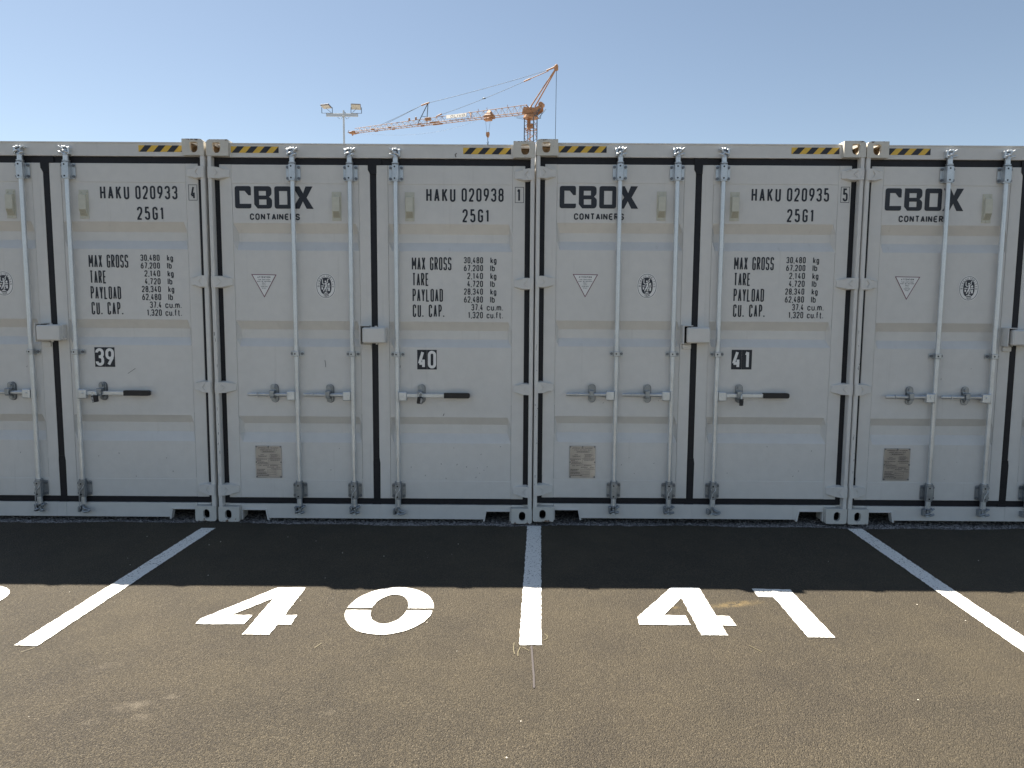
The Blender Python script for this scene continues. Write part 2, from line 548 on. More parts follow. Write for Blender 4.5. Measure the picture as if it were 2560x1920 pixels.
def glyph(ch, asp):
    """strokes of one character in the unit square: list of (points, closed)"""
    k = max(0.08, min(0.5 * asp, 0.5)); q = min(k, 0.25); o = 0.5
    if ch in '0O':
        return [(arc(o, 1 - k, o, k, 0, 180) + arc(o, k, o, k, 180, 360), True)]
    if ch == 'C':
        return [([(1, min(1 - k, .74))] + arc(o, 1 - k, o, k, 0, 180) + arc(o, k, o, k, 180, 360) + [(1, max(k, .26))], False)]
    if ch == 'e':   # rounded E
        return [([(1, 1)] + arc(o, 1 - k, o, k, 90, 180) + arc(o, k, o, k, 180, 270) + [(1, 0)], False), ([(0.06, .5), (.85, .5)], False)]
    if ch == 'G':
        return [([(1, min(1 - k, .76))] + arc(o, 1 - k, o, k, 0, 180) + arc(o, k, o, k, 180, 360) + [(1, .47), (.52, .47)], False)]
    if ch == 'U':
        return [([(0, 1)] + arc(o, k, o, k, 180, 360) + [(1, 1)], False)]
    if ch == 'S':
        return [([(1, min(1 - q, .8))] + arc(o, 1 - q, o, q, 0, 180) + arc(o, .5 + q, o, q, 180, 270) + arc(o, .5 - q, o, q, 90, 0) + arc(o, q, o, q, 0, -180) + [(0, max(q, .2))], False)]
    if ch == '2':
        return [([(0, .76)] + arc(o, 1 - k, o, k, 180, 0) + [(1, min(1 - k, .68)), (.93, .56), (.02, .06), (0, 0), (1, 0)], False)]
    if ch == '3':
        return [([(0, .80)] + arc(o, 1 - q, o, q, 180, 0) + arc(o, .52 + q, o, q, 0, -90) + [(.32, .52)], False), ([(.4, .52)] + arc(o, .52 - q, o, q, 90, 0) + arc(o, q, o, q, 0, -180) + [(0, .2)], False)]
    if ch == '4':
        return [([(.60, 1), (.0, .24), (1, .24)], False), ([(.74, .5), (.74, 0)], False)]
    if ch == '5':
        return [([(.92, 1), (.08, 1), (.04, .52)] + arc(o, .62 - q, .48, q, 130, 0) + arc(o, q, o, q, 0, -180) + [(0, .2)], False)]
    if ch == '6':
        return [(arc(o, .58 - q, o, q, 0, 180) + arc(o, q, o, q, 180, 360), True), ([(.74, 1), (.12, .58), (0, .36)], False)]
    if ch == '9':
        return [(arc(o, 1 - q, o, q, 0, 180) + arc(o, .42 + q, o, q, 180, 360), True), ([(.26, 0), (.88, .42), (1, .64)], False)]
    if ch == '7':
        return [([(0, 1), (1, 1), (.35, 0)], False)]
    if ch == '8':
        return [(arc(o, .53 - q, o, q, 0, 180) + arc(o, q, o, q, 180, 360), True), (arc(o, 1 - q, .46, q, 0, 180) + arc(o, .53 + q * .8, .46, q * .8, 180, 360), True)]
    T = {'1': [[(.05, .80), (.62, 1), (.62, 0)]], 'A': [[(0, 0), (.5, 1), (1, 0)], [(.17, .28), (.83, .28)]],
         'E': [[(1, 1), (0, 1), (0, 0), (1, 0)], [(0, .52), (.85, .52)]], 'F': [[(1, 1), (0, 1), (0, 0)], [(0, .52), (.85, .52)]],
         'H': [[(0, 0), (0, 1)], [(1, 0), (1, 1)], [(0, .5), (1, .5)]], 'I': [[(.5, 0), (.5, 1)]], 'l': [[(.5, 0), (.5, 1)]],
         'K': [[(0, 0), (0, 1)], [(1, 1), (.05, .42)], [(.36, .58), (1, 0)]], 'L': [[(0, 1), (0, 0), (1, 0)]],
         'M': [[(0, 0), (0, 1), (.5, .30), (1, 1), (1, 0)]], 'N': [[(0, 0), (0, 1), (1, 0), (1, 1)]],
         'T': [[(0, 1), (1, 1)], [(.5, 1), (.5, 0)]], 'V': [[(0, 1), (.5, 0), (1, 1)]], 'W': [[(0, 1), (.25, 0), (.5, .8), (.75, 0), (1, 1)]],
         'X': [[(0, 0), (1, 1)], [(0, 1), (1, 0)]], 'Y': [[(0, 1), (.5, .45), (1, 1)], [(.5, .45), (.5, 0)]],
         '.': [[(.5, -.02), (.5, .09)]], ',': [[(.62, .06), (.38, -.13)]],
         'k': [[(0, 0), (0, 1)], [(.95, .66), (.05, .25)], [(.35, .40), (1, 0)]]}
    if ch in T:
        return [(l, False) for l in T[ch]]
    if ch == 'P':
        return [([(0, 0), (0, 1)] + arc(.5, .74, .5, .26, 90, -90) + [(0, .48)], False)]
    if ch == 'R':
        return [([(0, 0), (0, 1)] + arc(.5, .75, .5, .25, 90, -90) + [(0, .5)], False), ([(.45, .5), (1, 0)], False)]
    if ch == 'B':
        return [([(0, 0), (0, 1)] + arc(.5, .77, .45, .23, 90, -90) + [(0, .54)], False), ([(.3, .54)] + arc(.5, .27, .5, .27, 90, -90) + [(0, 0)], False)]
    if ch == 'D':
        return [([(0, 0), (0, 1)] + arc(.4, 1 - k, .6, k, 90, 0) + arc(.4, k, .6, k, 0, -90) + [(0, 0)], False)]
    h = 0.68; kk = min(k, h / 2)
    if ch == 'c':
        return [([(1, h * .7)] + arc(o, h - kk, o, kk, 0, 180) + arc(o, kk, o, kk, 180, 360) + [(1, h * .3)], False)]
    if ch == 'u':
        return [([(0, h)] + arc(o, kk, o, kk, 180, 350) + [(1, kk)], False), ([(1, h), (1, 0)], False)]
    if ch == 'm':
        return [([(0, 0), (0, h)], False), ([(0, h - kk)] + arc(.25, h - kk, .25, kk, 180, 0) + [(.5, 0)], False), ([(.5, h - kk)] + arc(.75, h - kk, .25, kk, 180, 0) + [(1, 0)], False)]
    if ch == 'g':
        return [(arc(o, h - kk, o, kk, 0, 180) + arc(o, kk, o, kk, 180, 360), True), ([(1, h), (1, -.1)] + arc(o, -.1, o, .15, 0, -160), False)]
    if ch == 'b':
        return [([(0, 0), (0, 1)], False), (arc(o, h - kk, o, kk, 0, 180) + arc(o, kk, o, kk, 180, 360), True)]
    if ch == 'f':
        return [([(1, 1), (.6, 1), (.4, .85), (.4, 0)], False), ([(0, h), (.95, h)], False)]
    if ch == 't':
        return [([(.4, .95), (.4, .15), (.6, 0), (1, 0)], False), ([(0, h), (.95, h)], False)]
    return []

GW = {' ': 0.75, '.': 0.22, ',': 0.22, 'I': 0.18, 'l': 0.18, '1': 0.72, 'M': 1.3, 'W': 1.35, 'm': 1.45, 'f': .82, 't': .82}
def text(mb, s, x0, x1, z0, z1, wd, fn, gap=0.42):
    """lettering fitted between x0..x1, z0..z1; fn(x, z, layer) gives the point"""
    tot = sum(GW.get(c, 1.0) for c in s) + gap * (len(s) - 1)
    W = (x1 - x0) / tot; x = x0; H = z1 - z0; lay = 0
    for c in s:
        gw = GW.get(c, 1.0) * W
        iw = max(gw - wd, gw * 0.05); ih = max(H - wd, H * .2)
        for pts, cl in glyph(c, iw / ih):
            pp = [(x + (gw - iw) / 2 + u * iw, z0 + (H - ih) / 2 + v * ih) for u, v in pts]
            # a sharp corner is two butted strokes, so that both keep their full width
            runs = [pp]
            if not cl:
                runs = [[pp[0]]]
                for i in range(1, len(pp)):
                    runs[-1].append(pp[i])
                    if i < len(pp) - 1:
                        d0 = Vector(pp[i]) - Vector(pp[i - 1]); d1 = Vector(pp[i + 1]) - Vector(pp[i])
                        if d0.length > 1e-7 and d1.length > 1e-7 and d0.angle(d1) > 1.75:
                            runs.append([pp[i]])
            for run in runs:
                L = lay * 0.00010
                mb.stroke(run, wd, lambda a, b: fn(a, b, L), cl)
                lay = (lay + 1) % 6
        x += gw + gap * W

def txt(name, parent, s, x0, x1, z0, z1, wd, y, mat=None, gap=0.42, key=None, loc=None):
    return part(name, key or ('t', s, x0, z0, y), lambda mb: text(mb, s, x0, x1, z0, z1, wd, lambda a, b, l: (a, y - l, b), gap), mat or M_INK, parent, loc)

# ------------------------------------------------------------------ ground
gnd = part('ground', None, lambda mb: mb.add([(-1500, -1500, -.014), (1500, -1500, -.014), (1500, 1500, -.014), (-1500, 1500, -.014)], [(0, 1, 2, 3)]), M_GRAV, None, kind='structure')

def build_asphalt(mb):
    edge = []; x = -5.0
    ph = [random.random() * 6 for _ in range(4)]
    while x < 10:
        e = -0.045 + 0.022 * math.sin(x * 1.7 + ph[0]) + 0.012 * math.sin(x * 7.1 + ph[1]) + random.uniform(-.009, .009)
        edge.append((x, e)); x += 0.025
    pts = [(-60, -60), (60, -60), (60, -0.045)] + edge[::-1] + [(-60, -0.045)]
    mb.xy([pts], 0.0)
    n = len(edge)
    mb.add([(a, b, 0) for a, b in edge] + [(a, b + .012, -.0135) for a, b in edge], [(i, i + 1, n + i + 1, n + i) for i in range(n - 1)])
asph = part('asphalt', None, build_asphalt, M_ASPH, None, kind='structure')

def jag(pts, step=0.022, amp=0.0028):
    out = []; n = len(pts)
    for i in range(n):
        a = Vector(pts[i]); b = Vector(pts[(i + 1) % n]); m = max(1, int((b - a).length / step))
        for k in range(m):
            p = a.lerp(b, k / m)
            out.append((p.x + random.uniform(-amp, amp), p.y + random.uniform(-amp, amp)))
    return out

def painted(name, label, *loops):
    def b(mb):
        for l in loops:
            mb.xy([jag(c) for c in (l if isinstance(l[0][0], (tuple, list)) else [l])], 0.004)
    return part(name, None, b, M_ROADW, asph, label=label)

painted('painted_line', 'slanting white bay line left of the painted number 40', [(-.058, -.178), (-.134, -2.10), (-.018, -2.105), (.050, -.176)])
painted('painted_line', 'white bay line between the painted numbers 40 and 41', [(2.402, -.067), (2.324, -2.057), (2.435, -2.055), (2.507, -.065)])
painted('painted_line', 'slanting white bay line right of the painted number 41', [(4.855, -.081), (4.775, -2.16), (4.890, -2.16), (4.967, -.078)])
painted('painted_digit', 'white painted digit 4 of the number 40', [(.635, -1.846), (.637, -1.778), (.903, -1.338), (1.067, -1.338), (1.067, -1.727), (1.132, -1.727), (1.134, -1.843), (1.066, -1.843), (1.062, -1.963),
        (.925, -1.963), (.930, -1.501), (.779, -1.731), (.893, -1.731), (.890, -1.845)])
def zero(cx, cy):
    O = ell(cx, cy, .237, .316, 48); I = ell(cx - .003, cy + .008, .098, .195, 40); y1 = cy + .014; y0 = cy - .014
    def half(up):
        yy = y1 if up else y0
        o = [p for p in O if (p[1] > yy if up else p[1] < yy)]
        i = [p for p in I if (p[1] > yy if up else p[1] < yy)]
        for L_, c_, rx_, ry_, oy in ((o, cx, .237, .316, cy), (i, cx - .003, .098, .195, cy + .008)):
            h_ = rx_ * math.sqrt(max(0, 1 - ((yy - oy) / ry_) ** 2))
            L_ += [(c_ - h_, yy), (c_ + h_, yy)]
        key = lambda p: math.atan2(p[1] - cy, p[0] - cx) if up else math.atan2(cy - p[1], cx - p[0])
        o.sort(key=key); i.sort(key=key, reverse=True)
        return o + i
    return half(True), half(False)
painted('painted_digit', 'white stencilled digit 0 of the number 40', *zero(1.617, -1.640))
painted('painted_digit', 'white painted digit 4 of the number 41', [(2.959, -1.814), (2.963, -1.721), (3.238, -1.294), (3.404, -1.296), (3.397, -1.697), (3.467, -1.699), (3.465, -1.818), (3.393, -1.819), (3.389, -1.933),
        (3.253, -1.932), (3.262, -1.454), (3.114, -1.692), (3.230, -1.695), (3.227, -1.815)])
painted('painted_digit', 'white painted digit 1 of the number 41', [(3.719, -1.305), (3.941, -1.314), (3.925, -1.950), (3.789, -1.948), (3.801, -1.431), (3.712, -1.430)])
def nine(mb):
    fn = lambda a, b: (a, b, .004)
    mb.stroke(arc(-.818, -1.545, .165, .140, 0, 360, 28)[:-1], .135, fn, True)
    mb.stroke([(-.65, -1.56), (-.645, -1.66), (-.70, -1.80), (-.80, -1.885), (-.95, -1.90)], .13, lambda a, b: (a, b, .0045))
part('painted_digit', None, nine, M_ROADW, asph, label='white painted digit 9 at the left edge of the photo')

def chalk(mb):
    fn = lambda a, b: (a, b, .003)
    for pts in ([(2.300, -2.03), (2.296, -2.10), (2.302, -2.15)], [(2.330, -2.075), (2.318, -2.13), (2.318, -2.17)], [(2.34, -2.075), (2.372, -2.115)],
                [(2.455, -1.93), (2.468, -1.955), (2.464, -1.985), (2.447, -2.00)], [(.115, -2.135), (-.045, -2.14), (-.07, -2.19)], [(3.46, -2.04), (3.50, -2.11)], [(1.35, -2.05), (1.33, -2.10)]):
        if pts[0][0] == .115:
            pts = [(-.02, -2.12), (-.055, -2.17)]
        mb.stroke(jag(pts, .012, .003)[:-1] if False else pts, .0045, fn)
part('chalk_mark', None, chalk, M_CHALK, asph)
part('chalk_mark', None, lambda mb: mb.stroke([(2.385, -2.06), (2.386, -2.2), (2.388, -2.36), (2.386, -2.46)], .009, lambda a, b: (a, b, .003)), M_CHALKV, asph)

# stones: rough margin under the sills, and pale grit on the asphalt
def stone(mb, x, y, z, r):
    n = 5
    ang = random.random() * 6
    ring = [(x + r * random.uniform(.7, 1.1) * math.cos(ang + 2 * math.pi * i / n), y + r * random.uniform(.7, 1.1) * math.sin(ang + 2 * math.pi * i / n), z + r * random.uniform(.05, .35)) for i in range(n)]
    top = (x + random.uniform(-.3, .3) * r, y + random.uniform(-.3, .3) * r, z + r * random.uniform(.6, .95))
    mb.add(ring + [top, (x, y, z - r * .4)], [(i, (i + 1) % n, n) for i in range(n)] + [((i + 1) % n, i, n + 1) for i in range(n)])
def margin(mb):
    for _ in range(5200):
        x = random.uniform(-2.0, 6.9)
        stone(mb, x, random.triangular(-.06, .30, .02), -.014 + random.uniform(0, .002), random.uniform(.003, .0095))
def grit(mb):
    for _ in range(60):
        stone(mb, random.uniform(-1.5, 6.0), random.uniform(-3.6, -.15), .001, random.uniform(.002, .0055))
part('gravel_margin', None, margin, M_STONE, None, kind='stuff')
part('grit', None, grit, M_PALESTONE, None, kind='stuff')

# ------------------------------------------------------------------ the containers
W, H, D = 2.438, 2.896, 6.058
YD = 0.055                                            # outer face of the door frames

def casting(top):
    def b(mb):
        w_, h, d = .162, .118, .178
        if top:
            prof = rpoly([(0, 0, .006), (w_, 0, .004), (w_, h, .004), (0, h, .034)])
        else:
            prof = rpoly([(0, 0, .020), (w_, 0, .012), (w_, h, .006), (0, h, .004)])
        ins = rect(.026, w_ - .022, .022, h - .022, .01)
        if top:
            hole = rpoly([(.045, .096, .014), (.045, .040, .02), (.060, .020, .018), (.090, .020, .018), (.104, .040, .02), (.104, .096, .014)])
        else:
            hole = stadium(.076, .058, .050, .074)
        mb.poly([prof, hole], lambda u, v, t: (u, t, v), .028, True)
        mb.poly([prof, ins], lambda u, v, t: (u, .0285 + t, v), .018, True)
        if top:   # open roof slot, so that light falls into the casting
            ring = [(x, z) for x, z in prof if not (x > .001 and x < w_ - .001 and z > h - .001)]
            mb.box(0.001, .0255, .047, .135, .001, h - .034); mb.box(w_ - .0215, w_ - .0005, .047, .135, .001, h - .001)
            mb.box(.0255, w_ - .0215, .047, .135, .001, .0215); mb.box(.0, .044, .047, .135, h - .0335, h - .012); mb.box(.104, w_ - .0215, .047, .135, h - .022, h - .001)
        else:
            mb.poly([prof, ins], lambda u, v, t: (u, .0468 + t, v), .088, True)
        mb.poly([prof, ins], lambda u, v, t: (u, .1353 + t, v), .030, True)
        mb.poly([prof], lambda u, v, t: (u, .166 + t, v), .012, True)
    return b

def recess(mb):
    mb.box(.028, .138, .158, .1655, .024, .094); mb.box(.0265, .028, .030, .158, .024, .094); mb.box(.1382, .1396, .030, .158, .024, .094); mb.box(.028, .138, .030, .158, .0222, .0245)

def post(mb):
    prof = rpoly([(0.001, .085), (.001, .003, .016), (.032, .003, .004), (.033, .062), (.078, .066), (.078, .085)])
    mb.xy([prof], .1185, H - .118 - .1195, True)

def side_wall(mb):
    pr = []; y = .12; k = 0
    while y < D - .12:
        x = .012 if k % 2 == 0 else .046
        pr += [(y, x), (min(y + .07, D - .12), x)]; y += .138; k += 1
    n = len(pr)
    mb.add([(x, y, .16) for y, x in pr] + [(x, y, H - .06) for y, x in pr], [(i, i + 1, n + i + 1, n + i) for i in range(n - 1)])
    mb.box(.008, .06, .18, D - .05, .022, .165); mb.box(.008, .06, .18, D - .05, H - .07, H - .022)

def hinge(mb):
    # blade lofted from the pin knuckle to its pointed tip; the knuckle is at x = 0.02
    sec = [(0.002, -.040, .040, .004), (0.008, -.041, .041, -.006), (.030, -.041, .041, -.008), (.046, -.041, .042, -.003), (.082, -.040, .040, .016), (.128, -.028, .030, .036), (.150, -.024, .027, .046)]
    vs = []
    for x, a, b, y in sec:
        vs += [(x, y, a), (x, y, b), (x, YD + .002, b + (.006 if .04 < x < .14 else 0)), (x, YD + .002, a - (.006 if .04 < x < .14 else 0))]
    fs = []
    for i in range(len(sec) - 1):
        o = i * 4; q = o + 4
        fs += [(o, q, q + 1, o + 1), (o + 1, q + 1, q + 2, o + 2), (o + 3, o, q, q + 3)[::-1]]
    fs += [(0, 1, 2, 3), (24, 27, 26, 25)]
    mb.add(vs, fs)
    for sgn in (-1, 1):
        mb.tube([(.052, .002 - .0035, sgn * .026), (.076, .012 - .0030, 0)], .0028, 4)
        mb.tube([(.088, .018, sgn * .034), (.124, .0335, sgn * .024)], .0025, 4)

def gasket(right):
    """black rubber seal round one leaf, its edges slightly uneven"""
    def b(mb):
        rnd = random.Random(3 if right else 5)
        def wob(p0, p1, amp=.0022, step=.07):
            a = Vector(p0); c = Vector(p1); n = max(2, int((c - a).length / step)); out = []
            for i in range(n):
                p = a.lerp(c, i / n); out.append((p.x + rnd.uniform(-amp, amp), p.y + rnd.uniform(-amp, amp)))
            return out
        if not right:
            outer = wob((.026, .134), (1.2035, .134)) + wob((1.2035, .134), (1.2035, 2.777), .0008) + wob((1.2035, 2.777), (.026, 2.777)) + wob((.026, 2.777), (.026, .134))
            hole = rpoly([(.070, .178, .015), (1.2000, .178), (1.2000, 2.730), (.070, 2.730, .03)])
        else:
            outer = wob((1.2045, .134), (2.412, .134)) + wob((2.412, .134), (2.412, 2.774)) + wob((2.412, 2.774), (1.2045, 2.776)) + wob((1.2045, 2.776), (1.2045, .134), .0008)
            hole = rpoly([(1.248, .178, .015), (2.366, .178, .015), (2.366, 2.728, .03), (1.248, 2.728, .02)])
        mb.xz([outer, hole], YD + .004, .022)
        if right:
            # overlapping flap and the folded patch at its head
            mb.xz([[(1.184, 2.785), (1.262, 2.785), (1.288, 2.768), (1.288, 2.730), (1.250, 2.726), (1.248, 2.66), (1.203, 2.66), (1.186, 2.69)]], YD - .004, .012)
            mb.xz([[(1.203, .50), (1.250, .50), (1.255, .46), (1.253, .18), (1.201, .18), (1.200, .47)]], YD - .001, .01)
            mb.xz([[(1.19, .128), (1.255, .124), (1.257, .15), (1.19, .15)]], YD - .0015, .01)
        else:
            mb.xz([[(.066, .36), (.075, .355), (.076, .20), (.066, .19)]], YD + .001, .008)
    return b

BANDS = ((2.296, 2.223, 2.159, 2.092), (1.561, 1.493, 1.425, 1.364), (.824, .762, .690, .619))
def panel(x0, x1):
    def b(mb):
        zs = [2.590]; ds = [0.0]
        for a, c, d, e in BANDS:
            zs += [a, c, d, e]; ds += [0, .042, .042, 0]
        zs.append(.315); ds.append(0)
        xs = [x0, x0 + .001, x0 + .024, x1 - .024, x1 - .001, x1]; ks = [0, 0, 1, 1, 0, 0]
        n = len(xs); vs = []; fs = []
        for z, d in zip(zs, ds):
            for x, k in zip(xs, ks):
                vs.append((x, YD + .003 + d * k, z))
        for i in range(len(zs) - 1):
            for j in range(n - 1):
                fs.append((i * n + j, (i + 1) * n + j, (i + 1) * n + j + 1, i * n + j + 1))
        mb.add(vs, fs)
    return b

def vent(mb):
    mb.box(-.035, .035, YD - .002, YD + .004, -.108, .106, .001)
    # hood: sloped box
    y0, y1 = YD - .002, YD - .026
    vs = [(-.028, y0, .072), (.028, y0, .072), (.028, y0, -.088), (-.028, y0, -.088), (-.026, y1, .066), (.026, y1, .066), (.026, y1, -.040), (-.026, y1, -.040)]
    mb.add(vs, [(4, 7, 6, 5), (0, 4, 5, 1), (1, 5, 6, 2), (0, 3, 7, 4), (3, 2, 6, 7)])
    for i in range(8):
        x = -.0235 + i * .0067
        mb.add([(x - .0018, y1 - .002, -.040), (x + .0018, y1 - .002, -.040), (x + .0018, y0 - .005, -.086), (x - .0018, y0 - .005, -.086), (x - .0018, y1 + .006, -.042), (x + .0018, y1 + .006, -.042), (x + .0018, y0 + .001, -.084), (x - .0018, y0 + .001, -.084)],
               [(0, 1, 2, 3), (0, 3, 7, 4), (1, 5, 6, 2)])
    for x in (-.021, .021):
        mb.cyl((x, YD - .007, .088), (x, YD - .001, .088), .0075, n=10)
    mb.cyl((0, YD - .007, -.097), (0, YD - .001, -.097), .0065, n=10)

def vent_slots(mb):
    y0, y1 = YD - .002, YD - .026
    for i in range(7):
        x = -.0201 + i * .0067
        mb.add([(x - .0013, y1 - .0003, -.0415), (x + .0013, y1 - .0003, -.0415), (x + .0013, y0 - .0012, -.0855), (x - .0013, y0 - .0012, -.0855)], [(0, 1, 2, 3)])

RY = 0.024   # axis of the lock rods
def rod(mb):
    mb.cyl((0, RY, .30), (0, RY, 2.62), .0170, n=20)
    mb.cyl((0, RY, 2.735), (0, RY, 2.790), .0205, n=18)
    mb.cyl((0, RY, .125), (0, RY, .185), .0205, n=18)

def bracket(mb):
    # bolted guide, centre at z = 0
    mb.xz([rect(-.052, .054, -.058, .058, .012)], YD - .010, .006, True)
    mb.box(-.030, .030, YD - .0045, YD - .0005, -.05, .05)
    mb.cyl((0, RY + .004, -.056), (0, RY + .004, .062), .0265, n=18)
    mb.box(-.0245, .0245, RY - .0235, YD - .004, -.055, .060, .004)
    for z in (.066, -.062):
        mb.cyl((0, RY, z), (0, RY, z + .009), .0275, n=18)
def bolt(mb):
    mb.cyl((0, YD - .019, 0), (0, YD - .009, 0), .0112, n=6, smooth=False)
    mb.cyl((0, YD - .022, 0), (0, YD - .018, 0), .006, n=8)
def bracket_hole(mb):
    mb.cyl((-.004, RY - .0246, 0), (-.004, RY - .0200, 0), .0062, n=12)

def guide(mb):
    mb.xz([rect(-.050, .053, -.020, .020, .009)], YD - .010, .006, True)
    mb.box(-.022, .022, RY - .0225, YD - .004, -.020, .020, .004)
def guide_hole(mb):
    mb.cyl((-.005, RY - .0236, 0), (-.005, RY - .02, 0), .0058, n=12)

def cam_head(mb):
    # forged cam fingers gripping the keeper, z = 0 at the collar, grows upward
    mb.cyl((0, RY, 0), (0, RY, .010), .026, .024, n=16)
    mb.cyl((0, RY, .010), (0, RY, .045), .017, .014, n=12)
    mb.box(-.036, -.022, RY - .022, YD, .004, .056, .004)
    mb.box(-.040, -.016, RY - .020, RY + .01, .044, .060, .004)
    mb.box(-.016, .006, RY - .026, RY + .006, .050, .066, .004)
    mb.box(.008, .022, RY - .018, RY + .012, .032, .068, .004)
    mb.tube([(.012, RY - .016, .010), (.028, RY - .026, .016), (.038, RY - .020, .020)], .0085, 8)
    mb.tube([(.014, RY - .012, .040), (.026, RY - .018, .052), (.044, RY - .014, .063)], .0065, 8)
    mb.box(.020, .040, RY - .004, YD, .050, .064, .003)
    mb.tube([(-.030, RY - .024, .016), (-.012, RY - .030, .024), (.006, RY - .028, .030)], .007, 8)

def cam_hook(mb):
    # the wider hook cam of the inner rods
    mb.cyl((0, RY, 0), (0, RY, .010), .026, .024, n=16)
    mb.cyl((0, RY, .010), (0, RY, .045), .017, .014, n=12)
    mb.box(-.042, -.024, RY - .020, YD, .000, .044, .004)
    mb.tube([(.000, RY - .020, .012), (.018, RY - .028, .006), (.045, RY - .026, .010), (.056, RY - .018, .020)], .0085, 8)
    mb.tube([(.006, RY - .02, .044), (.020, RY - .028, .034), (.044, RY - .026, .026), (.056, RY - .018, .022)], .008, 8)
    mb.ball((.036, RY - .020, .022), .016, .014, .010)
    mb.box(-.010, .010, RY - .026, RY, .048, .062, .004)

def hub(mb):
    mb.box(-.074, -.014, RY - .030, RY + .016, .955, 1.026, .006)
    mb.box(-.012, .004, RY - .020, RY + .018, .950, 1.030, .004)
    mb.cyl((-.044, RY - .036, .996), (-.044, RY - .028, .996), .0085, n=10)

def handle_plain(mb):
    # flattened bar running left from the hub, worn thinner towards its free end
    sec = [(-.072, .0150, .012), (-.110, .0155, .012), (-.150, .0120, .013), (-.215, .0115, .013), (-.262, .0130, .010), (-.300, .0135, .007), (-.372, .0125, .006), (-.380, .0090, .004)]
    vs = []; n = 8
    for x, hz, hy in sec:
        for k in range(n):
            t = 2 * math.pi * (k + .5) / n
            vs.append((x, RY - .006 + hy * math.cos(t), .997 + hz * math.sin(t) * 1.05))
    fs = [(i * n + k, (i + 1) * n + k, (i + 1) * n + (k + 1) % n, i * n + (k + 1) % n) for i in range(len(sec) - 1) for k in range(n)]
    mb.add(vs, fs, False)
    mb.add(vs[-n:], [tuple(range(n))])
    mb.box(-.305, -.300, RY - .020, RY + .008, .981, 1.013, .001)

def handle_bar(mb):
    mb.box(.070, .36, RY - .012, RY + .004, .982, 1.012, .003)
def grip(mb):
    mb.xz([rpoly([(.358, .978, .003), (.556, .978, .016), (.556, 1.018, .016), (.358, 1.018, .003)])], RY - .020, .030, True)

def retainer(mb):
    # stadium back plate with two bolts, catch tongue over the handle; centre at x = 0, z = 1.005
    mb.xz([stadium(0, 1.005, .052, .140)], YD - .010, .010)
    mb.xz([stadium(-.006, 1.046, .040, .060)], YD - .020, .009, True)
    mb.cyl((-.004, YD - .030, 1.052), (-.004, YD - .019, 1.052), .0115, n=12)
    mb.cyl((.002, YD - .022, .958), (.002, YD - .009, .958), .0105, n=12)
    mb.box(-.024, .012, RY - .030, YD - .018, 1.014, 1.030, .003)
    mb.box(-.022, .010, RY - .032, RY - .024, .984, 1.028, .002)
    mb.box(-.020, .010, RY - .030, RY + .020, .972, .984, .003)
def retainer_shadow(mb):  # shade put in as a dark strip below the catch and a dark rim
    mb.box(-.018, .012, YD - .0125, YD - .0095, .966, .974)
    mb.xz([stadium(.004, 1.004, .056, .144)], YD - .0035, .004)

def wire(mb):
    mb.tube([(.020, RY - .018, .290), (.014, RY - .028, .262), (-.004, RY - .030, .238), (-.018, RY - .024, .262), (-.022, RY - .012, .292)], .0028, 6)
    mb.tube([(-.006, RY - .030, .238), (-.014, RY - .031, .205), (-.018, RY - .027, .165), (-.020, RY - .026, .118), (-.014, RY - .022, .088)], .0030, 6)

def lock_cover(mb):
    mb.box(1.148, 1.320, -.052, .004, 1.399, 1.516, .009)
    mb.box(1.196, 1.318, .002, YD - .001, 1.396, 1.519, .003)
    mb.cyl((1.247, -.02, 1.518), (1.247, -.02, 1.528), .010, n=10)
    mb.cyl((1.252, -.02, 1.388), (1.252, -.02, 1.397), .008, n=10)
def lock_frame(mb):
    # C-shaped angle welded on the left leaf
    mb.box(1.122, 1.130, -.028, YD - .001, 1.388, 1.531, .003)
    mb.box(1.131, 1.196, -.026, YD - .001, 1.524, 1.531, .003)
    mb.box(1.131, 1.196, .018, YD - .001, 1.3885, 1.396, .003)
    mb.box(1.134, 1.198, YD - .020, YD - .001, 1.350, 1.385, .003)
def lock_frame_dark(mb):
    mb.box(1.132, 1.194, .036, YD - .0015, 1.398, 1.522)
def lock_hook(mb):
    mb.tube([(1.318, .018, 1.436), (1.320, .010, 1.420), (1.330, .006, 1.411), (1.342, .010, 1.414), (1.349, .016, 1.428)], .0035, 6)

def header(mb):
    mb.box(.158, W - .158, YD - .014, .16, 2.776, 2.872, .0015)
    mb.box(.163, W - .163, YD - .019, .10, 2.8705, 2.8785)
    mb.box(.05, .157, YD + .002, .16, 2.7775, 2.800, .002); mb.box(W - .157, W - .05, YD + .002, .16, 2.7775, 2.800, .002)
def sill(mb):
    o = [(.164, .086), (.356, .086), (.362, .075), (.372, .020), (W - .372, .020), (W - .362, .075), (W - .356, .086), (W - .164, .086), (W - .164, .133), (.164, .133)]
    mb.xz([o], YD - .010, .055, True)
    for m in (0, 1):
        f = (lambda x: x) if not m else (lambda x: W - x)
        def bx(a, b, *r):
            a, b = sorted((f(a), f(b))); mb.box(a, b, *r)
        bx(.166, .352, YD - .018, YD - .008, .083, .092, .002)
        bx(.164, .173, YD - .017, YD + .02, .006, .084, .002)
        vs = [(f(.353), YD - .018, .090), (f(.364), YD - .018, .090), (f(.381), YD - .018, .006), (f(.369), YD - .018, .006)]
        mb.add(vs + [(a, YD + .03, c) for a, b, c in vs], [(0, 1, 2, 3), (0, 3, 7, 4), (1, 5, 6, 2), (0, 4, 5, 1), (3, 2, 6, 7)])
        bx(.060, .163, YD - .006, .10, .1195, .133, .002)
    mb.box(1.2445, 1.2475, YD - .0125, YD - .009, .022, .131)
